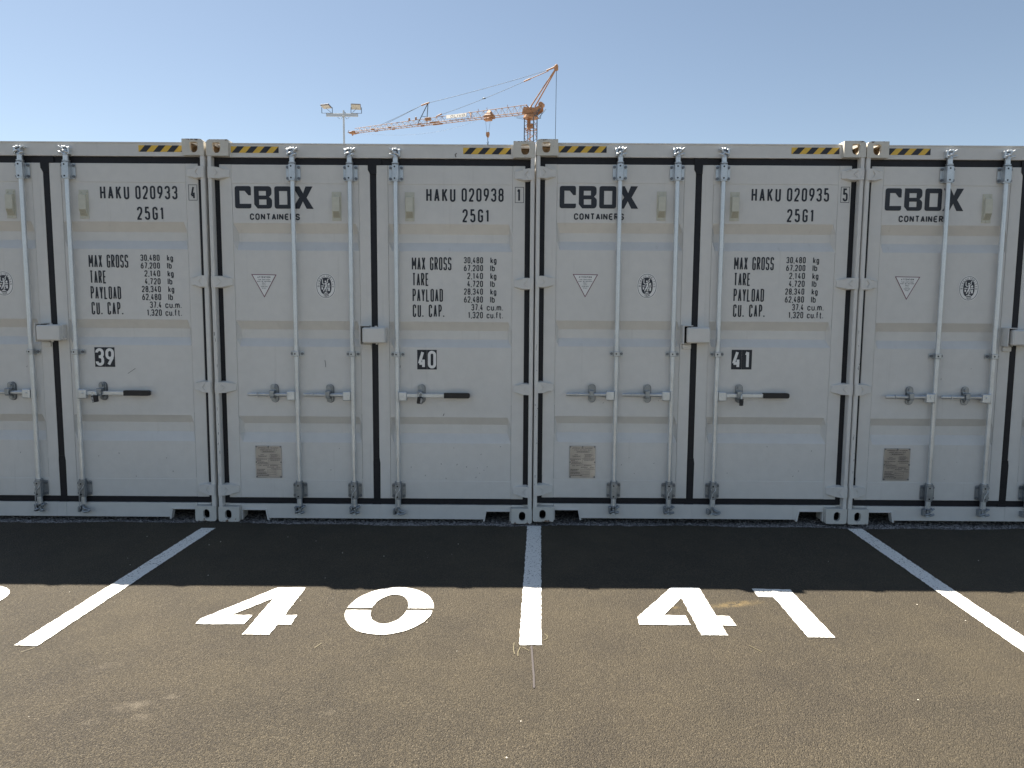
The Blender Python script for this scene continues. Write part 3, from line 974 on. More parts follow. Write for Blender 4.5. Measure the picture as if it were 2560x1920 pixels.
def underside(mb):
    mb.box(.09, W - .09, .30, D - .1, .150, .165)
    for y in (1.2, 2.4, 3.6, 4.8):
        mb.box(.09, W - .09, y, y + .05, .03, .149)
    mb.box(.07, W - .07, .104, .14, .132, .30)
def roof(mb):
    pr = []; y = .165; k = 0
    while y < D - .1:
        z = H - .030 if k % 2 == 0 else H - .050
        pr += [(y, z), (y + .08, z)]; y += .2; k += 1
    n = len(pr)
    mb.add([(.05, a, z) for a, z in pr] + [(W - .05, a, z) for a, z in pr], [(i, i + 1, n + i + 1, n + i) for i in range(n - 1)])
def end_wall(mb):
    mb.box(.01, W - .01, D - .05, D, .0, H - .003, .01)

def hazard(mb_y, mb_k):
    pass
HZ = (.357, .047)
def haz_yellow(mb):
    mb.xz([rect(0, HZ[0], 0, HZ[1])], 0)
def haz_black(mb):
    P = .1025
    for k in range(4):
        b0 = .006 + k * P; q = [(b0, 0), (b0 + .052, 0), (b0 + .052 + .043, HZ[1]), (b0 + .043, HZ[1])]
        out = []; X = HZ[0]
        for i in range(4):
            a, c = q[i], q[(i + 1) % 4]
            if a[0] <= X:
                out.append(a)
            if (a[0] - X) * (c[0] - X) < 0:
                t = (X - a[0]) / (c[0] - a[0]); out.append((X, a[1] + t * (c[1] - a[1])))
        mb.xz([out], -.0006)

LP = YD + .0015   # lettering on the pressed panel
LF = YD - .0012   # lettering on the frame
def logo(mb):
    k = .592 / 913.0; x0 = .181; z0 = 2.403; kz = .165 / 258
    T = lambda pts: [(x0 + p[0] * k, z0 + p[1] * kz) for p in rpoly(pts)]
    mb.xz([T([(0, 258, 30), (188, 258, 26), (188, 152), (158, 152), (115, 203), (55, 203), (55, 54), (190, 54), (190, 0, 26), (0, 0, 30)])], LP)
    mb.xz([T([(223, 258), (427, 258, 44), (427, 163, 30), (398, 135), (432, 107, 30), (430, 0, 44), (262, 0), (223, 48)]), T([(279, 203), (362, 203), (362, 150), (279, 150)]), T([(281, 105), (366, 105), (366, 43), (281, 43)])], LP)
    mb.xz([T([(460, 258, 30), (656, 258, 30), (656, 0, 30), (460, 0, 30)]), T([(515, 203), (609, 203), (609, 46), (515, 46)])], LP)
    mb.xz([T([(672, 258), (752, 258), (793, 178), (823, 258), (905, 258), (834, 128), (913, 0), (832, 0), (790, 84), (748, 0), (668, 0), (748, 130)])], LP)

def tri_border(mb):
    mb.xz([[(.288, 1.913), (.480, 1.911), (.384, 1.737)]], LP)
def tri_face(mb):
    mb.xz([[(.297, 1.908), (.471, 1.906), (.384, 1.748)]], LP - .0006)
def tri_print(mb):
    fn = lambda a, b, l: (a, LP - .0012 - l, b)
    c = .384
    for s, hw, z, h, wd in (('ATTENTION', .049, 1.884, .013, .0026), ('THIS CONTAINER', .046, 1.868, .007, .0017), ('MUST BE REPAIRED', .053, 1.855, .007, .0018), ('ONLY', .015, 1.842, .008, .0014),
                            ('WITH', .013, 1.830, .006, .0014), ('CORTEN', .024, 1.815, .009, .0015), ('STEEL', .015, 1.804, .006, .0014)):
        text(mb, s, c - hw, c + hw, z, z + h, wd, fn, .35)
OC = (.854, 1.827)
def oval_white(mb):
    mb.xz([ell(OC[0], OC[1], .0775, .096, 48, 2.15)], LP)
def oval_dark(mb):
    mb.xz([ell(OC[0], OC[1], .0715, .090, 48, 2.15), ell(OC[0], OC[1], .0682, .0868, 48, 2.15)], LP - .0006)
    mb.xz([ell(OC[0], OC[1], .0435, .064, 40, 2.6)], LP - .0006)
    fn = lambda a, b, l: (a, LP - .0007 - l, b)
    def around(s, a0, a1, top, h=.0125, gw=.0085):
        n = len(s)
        for i, ch in enumerate(s):
            a = R(a0 + (a1 - a0) * i / (n - 1))
            px = OC[0] + .0555 * math.cos(a); pz = OC[1] + .0755 * math.sin(a)
            nx, nz = math.cos(a) / .0555, math.sin(a) / .0755
            L = math.hypot(nx, nz); nx /= L; nz /= L
            if not top:
                nx, nz = -nx, -nz
            tx, tz = nz, -nx
            for pts, cl in glyph(ch, .6):
                pp = [((u - .5) * gw, (v - .5) * h) for u, v in pts]
                mb.stroke([(px + u * tx + v * nx, pz + u * tz + v * nz) for u, v in pp], .0021, lambda a_, b_: fn(a_, b_, 0), cl)
    around('BUREAU', 181, 104, True); around('VERITAS', 81, -3, True)
    around('1828', 254, 288, False)
def oval_figure(mb):
    k = .155 / 950.0; fn = lambda a, b: (a, LP - .0013, b)
    P = lambda x, y: (OC[0] + (x - 1000) * k, OC[1] - (y - 830) * k)
    st = lambda pts, wd, l=0: mb.stroke([P(*p) for p in pts], wd * k, lambda a, b: (a, LP - .0013 - l * .0001, b))
    mb.xz([[P(*p) for p in ((960, 690), (1040, 670), (1050, 760), (1055, 860), (1000, 900), (950, 880), (985, 780))]], LP - .0013)
    mb.xz([ell(*P(990, 620), 40 * k, 45 * k, 14)], LP - .0014)
    st([(1030, 690), (1095, 640), (1080, 560), (1115, 520)], 36, 1); st([(960, 720), (910, 750), (840, 690)], 36, 1)
    st([(850, 690), (850, 520)], 40, 2); st([(1000, 860), (940, 960), (890, 1080)], 50, 2); st([(985, 880), (1010, 980), (1030, 1060)], 45, 3)
    st([(790, 830), (930, 830)], 42, 3); st([(1070, 832), (1210, 832)], 42, 3)
    mb.xz([[P(*p) for p in ((1130, 690), (1170, 690), (1190, 750), (1165, 790), (1105, 790), (1075, 750))]], LP - .0015)
    mb.xz([[P(*p) for p in ((795, 890), (880, 890), (860, 1000), (810, 1000))]], LP - .0015)
    st([(1065, 880), (1065, 990)], 40, 2); st([(1150, 890), (1150, 1060)], 80, 2); st([(900, 1160), (1100, 1160)], 36, 3); st([(1000, 1100), (1000, 1150)], 60, 4)
    mb.xz([ell(*P(1030, 1050), 45 * k, 35 * k, 12)], LP - .0016)
    mb.xz([ell(*P(1112, 515), 28 * k, 28 * k, 10)], LP - .0016)

def csc_plate(mb):
    mb.box(.282, .485, LP - .0045, LP + .001, .338, .592, .001)
def csc_rivets(mb):
    for x, z in ((.290, .584), (.384, .585), (.477, .584), (.288, .462), (.480, .462), (.478, .346), (.290, .346)):
        mb.cyl((x, LP - .0085, z), (x, LP - .004, z), .0055, .0068, n=10)
def csc_print(mb):
    y = LP - .0052; fn = lambda a, b, l: (a, y - l * .5, b)
    text(mb, 'APPROVED FOR TRANSPORT', .304, .464, .570, .578, .0017, fn, .4)
    text(mb, 'UNDER CUSTOMS SEAL', .318, .452, .556, .563, .0016, fn, .4)
    text(mb, 'CSC SAFETY APPROVAL', .306, .458, .432, .441, .0017, fn, .4)
    def fr(x0, x1, z0, z1, t=.0011):
        mb.xz([rect(x0, x1, z0, z1), rect(x0 + t, x1 - t, z0 + t, z1 - t)], y)
    fr(.334, .438, .538, .551); fr(.304, .372, .502, .515); fr(.395, .468, .498, .522)
    for x0, x1, z in ((.284, .483, .4925), (.284, .483, .4445), (.384, .3852, 0)):
        if z:
            mb.xz([rect(x0, x1, z, z + .0011)], y - .0003)
    mb.xz([rect(.3845, .3856, .4456, .4920)], y)
    rnd = random.Random(11)
    for x0, x1, z, t in ((.342, .430, .5425, .004), (.322, .350, .520, .003), (.400, .452, .5245, .003), (.310, .366, .5065, .003), (.402, .460, .5145, .0025), (.402, .455, .5085, .0025), (.402, .448, .5025, .0025),
                         (.288, .372, .4845, .0035), (.392, .476, .4855, .004), (.294, .326, .475, .003), (.398, .470, .4745, .003), (.294, .350, .467, .002), (.300, .376, .458, .003), (.296, .380, .451, .003),
                         (.372, .425, .4215, .004), (.442, .478, .4215, .0035), (.292, .355, .4035, .0045), (.292, .346, .3925, .0045), (.292, .364, .3805, .0055), (.292, .366, .3685, .005), (.290, .384, .3565, .0045), (.40, .478, .411, .002), (.42, .482, .404, .002)):
        x = x0
        while x < x1:
            l = rnd.uniform(.006, .016); mb.xz([rect(x, min(x + l, x1), z, z + t)], y); x += l + .0018
    for i in range(4):
        fr(.372, .44, .352 + i * .0135, .3645 + i * .0135, .0009)

CONT = ((0, 39, -2.456, .0, .0034, '020933', '4'), (1, 40, 0.0, .0, .0, '020938', '1'), (2, 41, 2.4449, .0, .0162, '020935', '5'), (3, 42, 4.8902, .0, .0137, None, None))
CLAB = {39: 'light grey steel shipping container with number 39 on its door, leftmost of the row',
        40: 'light grey steel shipping container with number 40 on its door, second from left',
        41: 'light grey steel shipping container with number 41 on its door, third from left',
        42: 'light grey steel shipping container without a number in view, rightmost of the row'}
NUMX = {39: (1.521, 1.675), 40: (1.547, 1.697), 41: (1.516, 1.672)}
ROD_X = (.628, 1.056, 1.398)

def scuffs(n):
    def b(mb):
        rnd = random.Random(n)
        y = LP - .0004
        L = {40: [(.836, 1.262, .842, 1.208, .004), (.9, .262, .905, .245, .003)], 39: [], 41: [], 42: []}[n]
        for x0, z0, x1, z1, wd in L:
            mb.stroke([(x0, z0), ((x0 + x1) / 2 + .002, (z0 + z1) / 2), (x1, z1)], wd, lambda a, c: (a, y, c))
        for _ in range(7):
            x = rnd.uniform(.2, 1.08); z = rnd.choice((rnd.uniform(.34, .60), rnd.uniform(.85, 1.3)))
            mb.stroke([(x, z), (x + rnd.uniform(.001, .006), z + rnd.uniform(.004, .012))], .003, lambda a, c: (a, y, c))
    return b
def scuffs_r(n):
    def b(mb):
        rnd = random.Random(n + 50)
        y = LP - .0004
        L = {40: [(1.744, .835, 1.753, .853, .005), (1.413, 1.205, 1.416, 1.225, .003)], 39: [(1.77, 1.145, 1.83, 1.185, .003)], 41: [], 42: []}[n]
        for x0, z0, x1, z1, wd in L:
            mb.stroke([(x0, z0), ((x0 + x1) / 2 + .001, (z0 + z1) / 2), (x1, z1)], wd, lambda a, c: (a, y, c))
        for _ in range(14 if n == 40 else 5):
            x = rnd.uniform(1.45, 2.2); z = rnd.uniform(.335, .60)
            mb.stroke([(x, z), (x + rnd.uniform(-.004, .006), z + rnd.uniform(.005, .012))], .0035, lambda a, c: (a, y, c))
    return b
M_SCUFF = simple('scuff', (0.14, 0.13, 0.12), 0.7)

def container(i, num, ox, oy, oz, serial, check):
    r = thing('shipping_container', CLAB[num], 'shipping container', (ox, oy, oz), 'grey shipping containers standing side by side in a row')
    P = lambda name, key, fn, mat, par=r, loc=None, **k: part(name, key, fn, mat, par, loc, **k)
    MIR = lambda fn, c=W / 2: (lambda mb: (fn(mb), mb.mirror(c)))
    # frame
    ca = P('corner_casting', 'ctl', casting(True), M_CAST, loc=(0, 0, H - .118)); P('casting_recess', 'rcl', recess, M_RECESS, ca)
    ca = P('corner_casting', 'ctr', MIR(casting(True), 0), M_CAST, loc=(W, 0, H - .118)); P('casting_recess', 'rcr', MIR(recess, 0), M_RECESS, ca)
    ca = P('corner_casting', 'cbl', casting(False), M_CASTLO); P('casting_recess', 'rcdl', recess, M_DARKRECESS, ca)
    ca = P('corner_casting', 'cbr', MIR(casting(False), 0), M_CASTLO, loc=(W, 0, 0)); P('casting_recess', 'rcdr', MIR(recess, 0), M_DARKRECESS, ca)
    P('corner_post', 'pl', post, M_PAINT); P('corner_post', 'pr', MIR(post), M_PAINT)
    P('side_wall', 'sl', side_wall, M_PAINT); P('side_wall', 'sr', MIR(side_wall), M_PAINT)
    P('roof', 'roof', roof, M_PAINT); P('end_wall', 'ew', end_wall, M_PAINT); P('underframe', 'uf', underside, M_WOOD)
    hd = P('header', 'hd', header, M_PAINT); P('sill', 'sill', sill, M_PAINT)
    for x in ((.168 - (.035 if num == 42 else 0)), (W - .168 - HZ[0] + (.022 if num == 39 else -.012))):
        hs = P('hazard_stripe', 'hy', haz_yellow, M_YEL, hd, (x, YD - .0155, 2.808)); 
        P('hazard_stripe_black', 'hk', haz_black, M_BLK, hd, (x, YD - .0155, 2.808))
    if num == 40:
        part('scuff_marks', None, lambda mb: mb.stroke([(1.848, 2.785), (1.842, 2.803), (1.852, 2.815)], .008, lambda a, c: (a, YD - .0146, c)), M_SCUFF, hd, kind='stuff')
    # doors
    for side in (0, 1):
        X0, X1, p0, p1 = ((.070, 1.200, .162, 1.114), (1.248, 2.366, 1.336, 2.270))[side]
        d = P('door', ('panel', side), panel(p0, p1), M_PAINT)
        Q = lambda name, key, fn, mat, loc=None, **k: part(name, key, fn, mat, d, loc, **k)
        def stiles(mb, a, b, outer):
            mb.box(a, b, YD, YD + .045, .180, 2.727, .0022)
        Q('stile', ('st', side, 0), lambda mb: stiles(mb, X0, p0 - .0015, 1), M_PAINT)
        Q('stile', ('st', side, 1), lambda mb: stiles(mb, p1 + .0015, X1, 0), M_PAINT)
        Q('rail', ('rl', side, 0), lambda mb: mb.box(p0 - .001, p1 + .001, YD + .0004, YD + .045, 2.587, 2.7265, .0022), M_PAINT)
        Q('rail', ('rl', side, 1), lambda mb: mb.box(p0 - .001, p1 + .001, YD + .0004, YD + .045, .1805, .322, .0022), M_PAINT)
        Q('gasket', ('gk', side), gasket(side), M_RUBBER)
        for z in (2.657, 1.852, 1.049, .249):
            if side == 0:
                Q('hinge', 'hgl', hinge, M_PAINT, (0, 0, z))
            else:
                Q('hinge', 'hgr', MIR(hinge, 0), M_PAINT, (W, 0, z))
        vx = (.947, 1.498)[side]
        Q('vent', 'vent', vent, M_VENT, (vx, 0, 2.424)); Q('vent_slots', 'vslot', vent_slots, M_VENTD, (vx, 0, 2.424))
        if side == 0:
            if num != 39:
                Q('lettering', 'logo', logo, M_INK)
                txt('lettering', d, 'CONTAINeRS', .290, .668, 2.318, 2.367, .0100, LP, gap=.24)
            Q('scuff_marks', None, scuffs(num), M_SCUFF, kind='stuff')
        else:
            if serial:
                txt('lettering', d, 'HAKU', 1.622, 1.842, 2.461, 2.561, .0138, LP, gap=.46)
                txt('lettering', d, serial, 1.888, 2.205, 2.463, 2.563, .0136, LP, gap=.38)
                txt('lettering', d, '25G1', 1.895, 2.098, 2.310, 2.408, .0136, LP, gap=.46)
                Q('check_digit_box', ('cd', check), lambda mb: (mb.xz([rect(2.290, 2.356, 2.456, 2.573), rect(2.2935, 2.3525, 2.4595, 2.5695)], LF),
                                                  text(mb, check, *((2.306, 2.343) if check != '1' else (2.304, 2.334)), 2.466, 2.562, .0135, lambda a, b, l: (a, LF - l, b))), M_INK)
                for s, x0, x1, z0, z1 in (('MAX GROSS', 1.510, 1.811, 1.951, 2.050), ('TARE', 1.513, 1.639, 1.832, 1.930), ('PAYLOAD', 1.514, 1.746, 1.713, 1.811), ('CU. CAP.', 1.515, 1.754, 1.596, 1.692)):
                    txt('lettering', d, s, x0, x1, z0, z1, .0102, LP, gap=.30 if '.' not in s else .44)
                for s, x0, z0, z1, u in (('30,480', 1.905, 2.004, 2.052, 'kg'), ('67,200', 1.905, 1.946, 1.993, 'lb'), ('2,140', 1.931, 1.886, 1.934, 'kg'), ('4,720', 1.931, 1.827, 1.875, 'lb'),
                                         ('28,340', 1.906, 1.768, 1.816, 'kg'), ('62,480', 1.906, 1.708, 1.757, 'lb'), ('37.4', 1.963, 1.648, 1.698, 'cu.m.'), ('1,320', 1.938, 1.589, 1.639, 'cu.ft.')):
                    txt('lettering', d, s, x0, 2.051, z0, z1, .0073, LP, gap=.30)
                    ux0, ux1 = {'kg': (2.107, 2.153), 'lb': (2.107, 2.141), 'cu.m.': (2.080, 2.203), 'cu.ft.': (2.079, 2.203)}[u]
                    txt('lettering', d, u, ux0, ux1, z0, z1, .0072, LP, gap=.28)
            Q('scuff_marks', None, scuffs_r(num), M_SCUFF, kind='stuff')
    # lock rods
    for k, rx in enumerate(ROD_X):
        left = k < 2
        rd = P('lock_rod', 'rod', rod, M_GALV, loc=(rx, 0, 0))
        T = lambda name, key, fn, mat, loc=None, **kk: part(name, key, fn, mat, rd, loc, **kk)
        for z in (2.665, .246):
            T('bracket', ('br', z), bracket, M_GALVM if z > 1 else M_GALVD, (0, 0, z)); 
            for dz in (.042, -.042):
                T('bolt_hole', 'brh', bracket_hole, M_HOLE, (0, 0, z + dz))
            for bx in (-.041, .042):
                for bz in (-.041, .040):
                    T('bolt', 'bolt', bolt, M_BOLT, (bx, 0, z + bz))
        T('guide', 'gd', guide, M_GALVM, (0, 0, 1.311)); T('bolt', 'bolt', bolt, M_BOLT, (-.037, 0, 1.311)); T('bolt', 'bolt', bolt, M_BOLT, (.040, 0, 1.311))
        T('bolt_hole', 'gdh', guide_hole, M_HOLE, (0, 0, 1.311))
        if k == 2:
            T('cam', 'cam_up_r', MIR(cam_head, 0), M_GALV, (0, 0, 2.776)); T('cam', 'cam_lo_r', cam_hook, M_GALVD, (0, 0, .062))
        else:
            T('cam', 'cam_up', cam_head, M_GALV, (0, 0, 2.776)); T('cam', 'cam_lo', cam_head, M_GALVD, (0, 0, .062))
        if left:
            T('handle_hub', 'hub', hub, M_GALV); T('handle', 'hpl', handle_plain, M_GALVM)
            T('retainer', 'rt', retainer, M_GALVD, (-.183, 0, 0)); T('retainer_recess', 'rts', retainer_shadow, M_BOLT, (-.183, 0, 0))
        else:
            T('handle_hub', 'hubr', MIR(hub, 0), M_GALV); T('handle', 'hbr', handle_bar, M_GALV); T('handle_grip', 'grip', grip, M_GRIP)
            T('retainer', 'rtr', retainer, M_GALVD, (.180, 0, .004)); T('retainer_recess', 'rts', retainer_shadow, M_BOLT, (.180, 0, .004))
        if k >= 1:
            T('seal_wire', 'wire', wire, M_GALV)
    # lock box over the seam
    lb = P('lock_box', 'lb', lock_cover, M_PAINT)
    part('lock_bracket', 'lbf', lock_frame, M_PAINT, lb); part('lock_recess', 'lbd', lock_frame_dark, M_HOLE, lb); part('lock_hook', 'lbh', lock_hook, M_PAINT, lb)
    # stickers and plates
    if num != 39:
        wl = P('warning_label', 'trb', tri_border, M_MAROON)
        part('label_face', 'trf', tri_face, M_WHITE, wl); part('label_print', 'trp', tri_print, M_INK2, wl)
        ap = P('approval_plate', 'csc', csc_plate, M_PLATE)
        part('rivet', 'cscr', csc_rivets, M_BOLT, ap); part('plate_print', 'cscp', csc_print, M_INK2, ap)
    ov = P('oval_badge', 'ovw', oval_white, M_WHITE)
    part('badge_print', 'ovd', oval_dark, M_INK2, ov); part('badge_figure', 'ovf', oval_figure, M_WHITE, ov)
    if num in NUMX:
        a, b = NUMX[num]; m = (a + b) / 2
        for ch, x0, x1 in ((str(num)[0], a, m - .0006), (str(num)[1], m + .0006, b)):
            t = P('number_tile', None, lambda mb: mb.xz([rect(x0, x1, 1.195, 1.346)], LP - .0004, .0015), M_INK)
            ww = x1 - x0
            xa, xb = (x0 + .006, x1 - .005) if ch != '1' else (x0 + ww * .30, x0 + ww * .80)
            part('numeral', None, lambda mb: text(mb, ch, xa, xb, 1.203, 1.339, .0215, lambda p, q, l: (p, LP - .0010 - l, q)), M_WHITE, t)
    return r

for c in CONT:
    container(*c)

def post_wear(seed):
    def b(mb):
        rnd = random.Random(seed)
        for _ in range(12):
            z = rnd.uniform(.2, 1.5); x = rnd.uniform(.010, .028)
            mb.stroke([(x, z), (x + rnd.uniform(-.004, .004), z + rnd.uniform(.004, .028))], rnd.uniform(.0015, .004), lambda a, c: (a, .0024, c))
    return b
for o in [q for q in COL.objects if q.name.startswith('shipping_container')]:
    part('chipped_paint', None, post_wear(len(o.name) + int(o.location.x * 10)), M_SCUFF, o, kind='stuff')

# ------------------------------------------------------------------ padlocks hanging on the three door handles
def padlock(label, x, z, tilt, turn, flip):
    o = thing('padlock', label, 'padlock', (x, -.022, z), 'black combination padlocks on the container door handles')
    o.rotation_euler = (0, R(tilt), R(turn))
    part('lock_body', 'lkb', lambda mb: mb.box(-.022, .022, -.013, .013, -.052, 0, .004), M_GRIP, o)
    part('shackle', 'lks', lambda mb: mb.tube([(-.014, 0, -.002), (-.014, 0, .018)] + [(-.014 * math.cos(R(t)), 0, .018 + .014 * math.sin(R(t))) for t in range(20, 180, 20)] + [(.014, 0, .018), (.014, 0, -.002)], .0038, 8), M_GALV, o)
    s = -1 if flip else 1
    for k in range(4):
        part('dial', ('dial', flip), lambda mb: mb.box(min(.004 * s, .021 * s), max(.004 * s, .021 * s), -.0142, -.012, -.0018, .0018), M_WHITE, o, (0, 0, -.012 - k * .0102))
padlock('black combination padlock with white dial strips on its left, on the leftmost black-gripped handle', -2.456 + 1.548, .986, -8, 0, True)
padlock('black combination padlock tilted with dial strips on its right, on the middle black-gripped handle', 1.580, .990, 7, 0, False)
padlock('black combination padlock seen nearly edge-on, on the rightmost black-gripped handle', 2.4449 + 1.580, .992, 3, 62, False)

# ------------------------------------------------------------------ floodlight mast
fl = thing('floodlight_mast', 'grey steel mast with a crossbar and two floodlights above the container roofs', 'floodlight mast', (-9.42, 45, 0))
part('pole', None, lambda mb: mb.cyl((0, 0, 0), (-.02, 0, 15.40), .105, .062, n=14), M_POLE, fl)
part('crossbar', None, lambda mb: (mb.box(-1.19, .99, -.13, -.06, 14.965, 15.175, .01), mb.box(-1.17, .97, -.14, -.129, 15.14, 15.172, .003), mb.box(-1.17, .97, -.14, -.129, 14.968, 15.0, .003), mb.box(-.12, .10, -.17, .08, 15.02, 15.12, .02)), M_POLE, fl)
def cables(mb):
    for x0, x1 in ((-.42, -.05), (.10, .38)):
        mb.tube([(x0 + (x1 - x0) * t / 8, -.10, 14.95 - .13 * math.sin(math.pi * t / 8)) for t in range(9)], .012, 5)
    mb.tube([(.02, 0, 15.28), (.10, -.05, 15.27), (.17, -.09, 15.18)], .02, 5)
part('cable_loop', None, cables, M_CABLE, fl)
def floodlight(cx, yaw_, tilt):
    h = part('floodlight', None, lambda mb: (mb.box(-.33, .33, -.24, .24, .0, .07, .02), mb.box(-.30, .30, -.20, .20, .069, .12, .02)), M_LAMPB, fl, (cx, -.10, 15.60))
    h.rotation_euler = (R(tilt), 0, R(yaw_))
    part('lamp_glass', 'lglass', lambda mb: [mb.box(-.30 + i * .152, -.30 + i * .152 + .146, -.21, .21, -.012, .001, .003) for i in range(4)], M_LAMPG, h)
def yoke(cx, brace):
    def b(mb):
        for x in (-.36, .36):
            mb.box(cx + x - .018, cx + x + .018, -.12, -.08, 15.18, 15.58, .004)
        mb.box(cx - .36, cx + .36, -.12, -.08, 15.177, 15.20, .004)
        mb.tube([(cx + brace * .30, -.1, 15.20), (cx - brace * .05, -.16, 15.50)], .014, 5)
    part('yoke', None, b, M_CABLE, fl)
floodlight(-1.19, -18, -16); floodlight(.85, 8, -34)
yoke(-1.12, 1); yoke(.87, -1)

# ------------------------------------------------------------------ tower crane
EV = Vector((-0.92555, 0.37863, 0)); LV = Vector((0.37863, 0.92555, 0)); A0 = Vector((4.2, 85.0, 0))
cr = thing('tower_crane', 'orange self-erecting tower crane with a long lattice jib and raised head', 'crane', tuple(A0))
cr.rotation_euler = (0, 0, math.atan2(EV.y, EV.x))
# local axes: x along the jib towards its tip, y across it (negative = away... see LV), z up
def C_(x, lat, z):
    return (x, -lat, z)
def lattice(mb, nodes_a, nodes_b, r):
    for i in range(len(nodes_a) - 1):
        mb.cyl(nodes_a[i], nodes_b[i], r, n=5); mb.cyl(nodes_b[i], nodes_a[i + 1], r, n=5)
def mast(mb):
    c = [(-.6, -.6), (.6, -.6), (.6, .6), (-.6, .6)]
    for x, y in c:
        mb.cyl((x, y, 0), (x, y, 25.55), .068, n=6)
def mast_braces(mb):
    c = [(-.6, -.6), (.6, -.6), (.6, .6), (-.6, .6)]
    for k in range(4):
        a = c[k]; b = c[(k + 1) % 4]
        z = .3
        while z < 25:
            mb.cyl((*a, z), (*b, z + .62), .030, n=5); mb.cyl((*b, z + .62), (*a, z + 1.24), .030, n=5); z += 1.24
        mb.cyl((*a, 24.2), (*b, 24.2), .05, n=5)
    mb.cyl((0, .2, 18), (0, .2, 25.5), .07, n=6); mb.cyl((.15, -.1, 18), (.15, -.1, 25.5), .05, n=6)
part('mast', None, mast, M_CABLE, cr); part('mast_brace', None, mast_braces, M_ORANGE, cr)
def zt(s): return 27.20 + (26.62 - 27.20) * s / 25.6
def zb(s): return 26.20 + (26.09 - 26.20) * s / 26.3
def chords(mb):
    mb.cyl(C_(.5, 0, zt(.5)), C_(25.6, 0, zt(25.6)), .047, .038, n=6)
    for l in (-.45, .45):
        mb.cyl(C_(.7, l, zb(.7)), C_(26.25, l, zb(26.2)), .050, .040, n=6)
def webs(mb):
    s = .9
    while s < 25.2:
        for l in (-.45, .45):
            mb.cyl(C_(s, l, zb(s)), C_(s + .42, 0, zt(s + .42)), .021, n=5); mb.cyl(C_(s + .42, 0, zt(s + .42)), C_(s + .84, l, zb(s + .84)), .021, n=5)
        mb.cyl(C_(s, -.45, zb(s)), C_(s + .42, .45, zb(s + .42)), .018, n=5); mb.cyl(C_(s + .42, .45, zb(s + .42)), C_(s + .84, -.45, zb(s + .84)), .018, n=5)
        mb.cyl(C_(s, -.45, zb(s)), C_(s, .45, zb(s)), .021, n=5)
        s += .84
jib = part('jib', None, chords, M_ORANGE, cr)
part('jib_web', None, webs, M_CRANEW, jib)
def jib_fit(mb):
    for s, dx in ((15.1, .5), (13.2, .6), (12.4, .9), (19.6, .4), (22.2, .5), (25.3, .5)):
        for l in (-.45, .45):
            mb.box(s, s + dx, -l - .07, -l + .07, zb(s) - .09, zb(s) + .10, .01)
    mb.box(14.0, 14.75, -.30, .05, 26.62, 27.0, .02)
    mb.box(25.6, 26.3, -.4, .4, 25.92, 26.16, .03); mb.box(25.9, 26.05, -.06, .06, 25.68, 25.95, .02)
    mb.tube([C_(26.2, 0, 26.1), C_(26.75, 0, 26.15), C_(26.55, 0, 26.45)], .05, 5)
    mb.tube([C_(8.35, 0, zt(8) + .05), C_(8.0, -.3, 26.7), C_(7.9, -.45, 26.3)], .09, 5)
    for s in (3.1, 7.1, 5.9):
        mb.cyl(C_(s, 0, zt(s)), C_(s, 0, zt(s) + .32), .03, n=5)
    for s in (16.1, 17.1):
        mb.box(s - .12, s + .12, -.05, .05, zt(s), zt(s) + .38, .02)
part('jib_fitting', None, jib_fit, M_ORANGE, jib)
def board(mb):
    q = [(11.45, -.34, 26.93), (8.58, -.34, 26.90), (8.60, -.52, 26.42), (11.36, -.52, 26.46)]
    f = [C_(*p) for p in q]; b = [C_(p[0], p[1] + .04, p[2]) for p in q]
    mb.add(f + b, [(0, 1, 2, 3), (7, 6, 5, 4), (0, 4, 5, 1), (1, 5, 6, 2), (2, 6, 7, 3), (3, 7, 4, 0)])
bo = part('name_board', None, board, M_BOARD, cr)
def board_text(mb):
    # reads from the far end of the jib towards the mast, on the side facing the yard
    def fn(u, v, l):
        s = 10.80 - u; z = 26.42 + v
        lat = -.52 + (z - 26.42) / .48 * .18 - .012 - l * 8
        return C_(s, lat, z)
    text(mb, 'OLIVO', 0, 2.02, .07, .42, .055, fn, .30)
part('lettering', None, board_text, M_INK2, bo)
def head(mb):
    for l in (-.30, .30):
        mb.cyl(C_(-.15 + (l > 0) * -.25, l, 26.9), C_(-3.12, l * .25, 30.9), .085, .075, n=8)
    mb.box(-3.45, -2.98, -.16, .16, 30.75, 31.42, .08)
    mb.ball(C_(-3.25, 0, 31.38), .16)
ap_ = part('head_strut', None, head, M_ORANGE, cr)
for a, b, r0, r1 in (((-3.2, 0, 31.25), (-2.0, 0, 30.93), .12, .09), ((-2.2, .1, 30.90), (.25, .1, 30.22), .05, .05), ((.15, .1, 30.25), (.98, .1, 30.02), .11, .08), ((12.3, 0, 27.22), (13.1, 0, 27.0), .11, .06)):
    part('tie_bar', None, lambda mb: mb.cyl(C_(*a), C_(*b), r0, r1, n=8), M_ORANGE, cr)
part('post_head', None, lambda mb: mb.cyl(C_(14.1, 0, 28.84), C_(15.25, 0, 28.60), .10, n=8), M_ORANGE, cr)
def pendant(mb):
    def ln(a, b, sag=0.0, r=.024, n=10):
        a = Vector(a); b = Vector(b)
        mb.tube([a.lerp(b, t / n) - Vector((0, 0, sag * 4 * t / n * (1 - t / n))) for t in range(n + 1)], r, 5)
    ln(C_(-2.05, 0, 30.95), C_(14.15, 0, 28.82), .12)
    ln(C_(.95, .1, 30.02), C_(12.7, 0, 27.1), .15)
    for l in (-.2, .2):
        ln(C_(15.2, 0, 28.62), C_(21.1 + l * 3, l, 26.75), .03)
    ln(C_(-3.25, 0, 30.9), C_(-3.12, 0, 3.0), 0, .035)
    mb.ball(C_(6.31, .06, 28.57), .28, .09, .09)
part('pendant_cable', None, pendant, M_CABLE, cr)
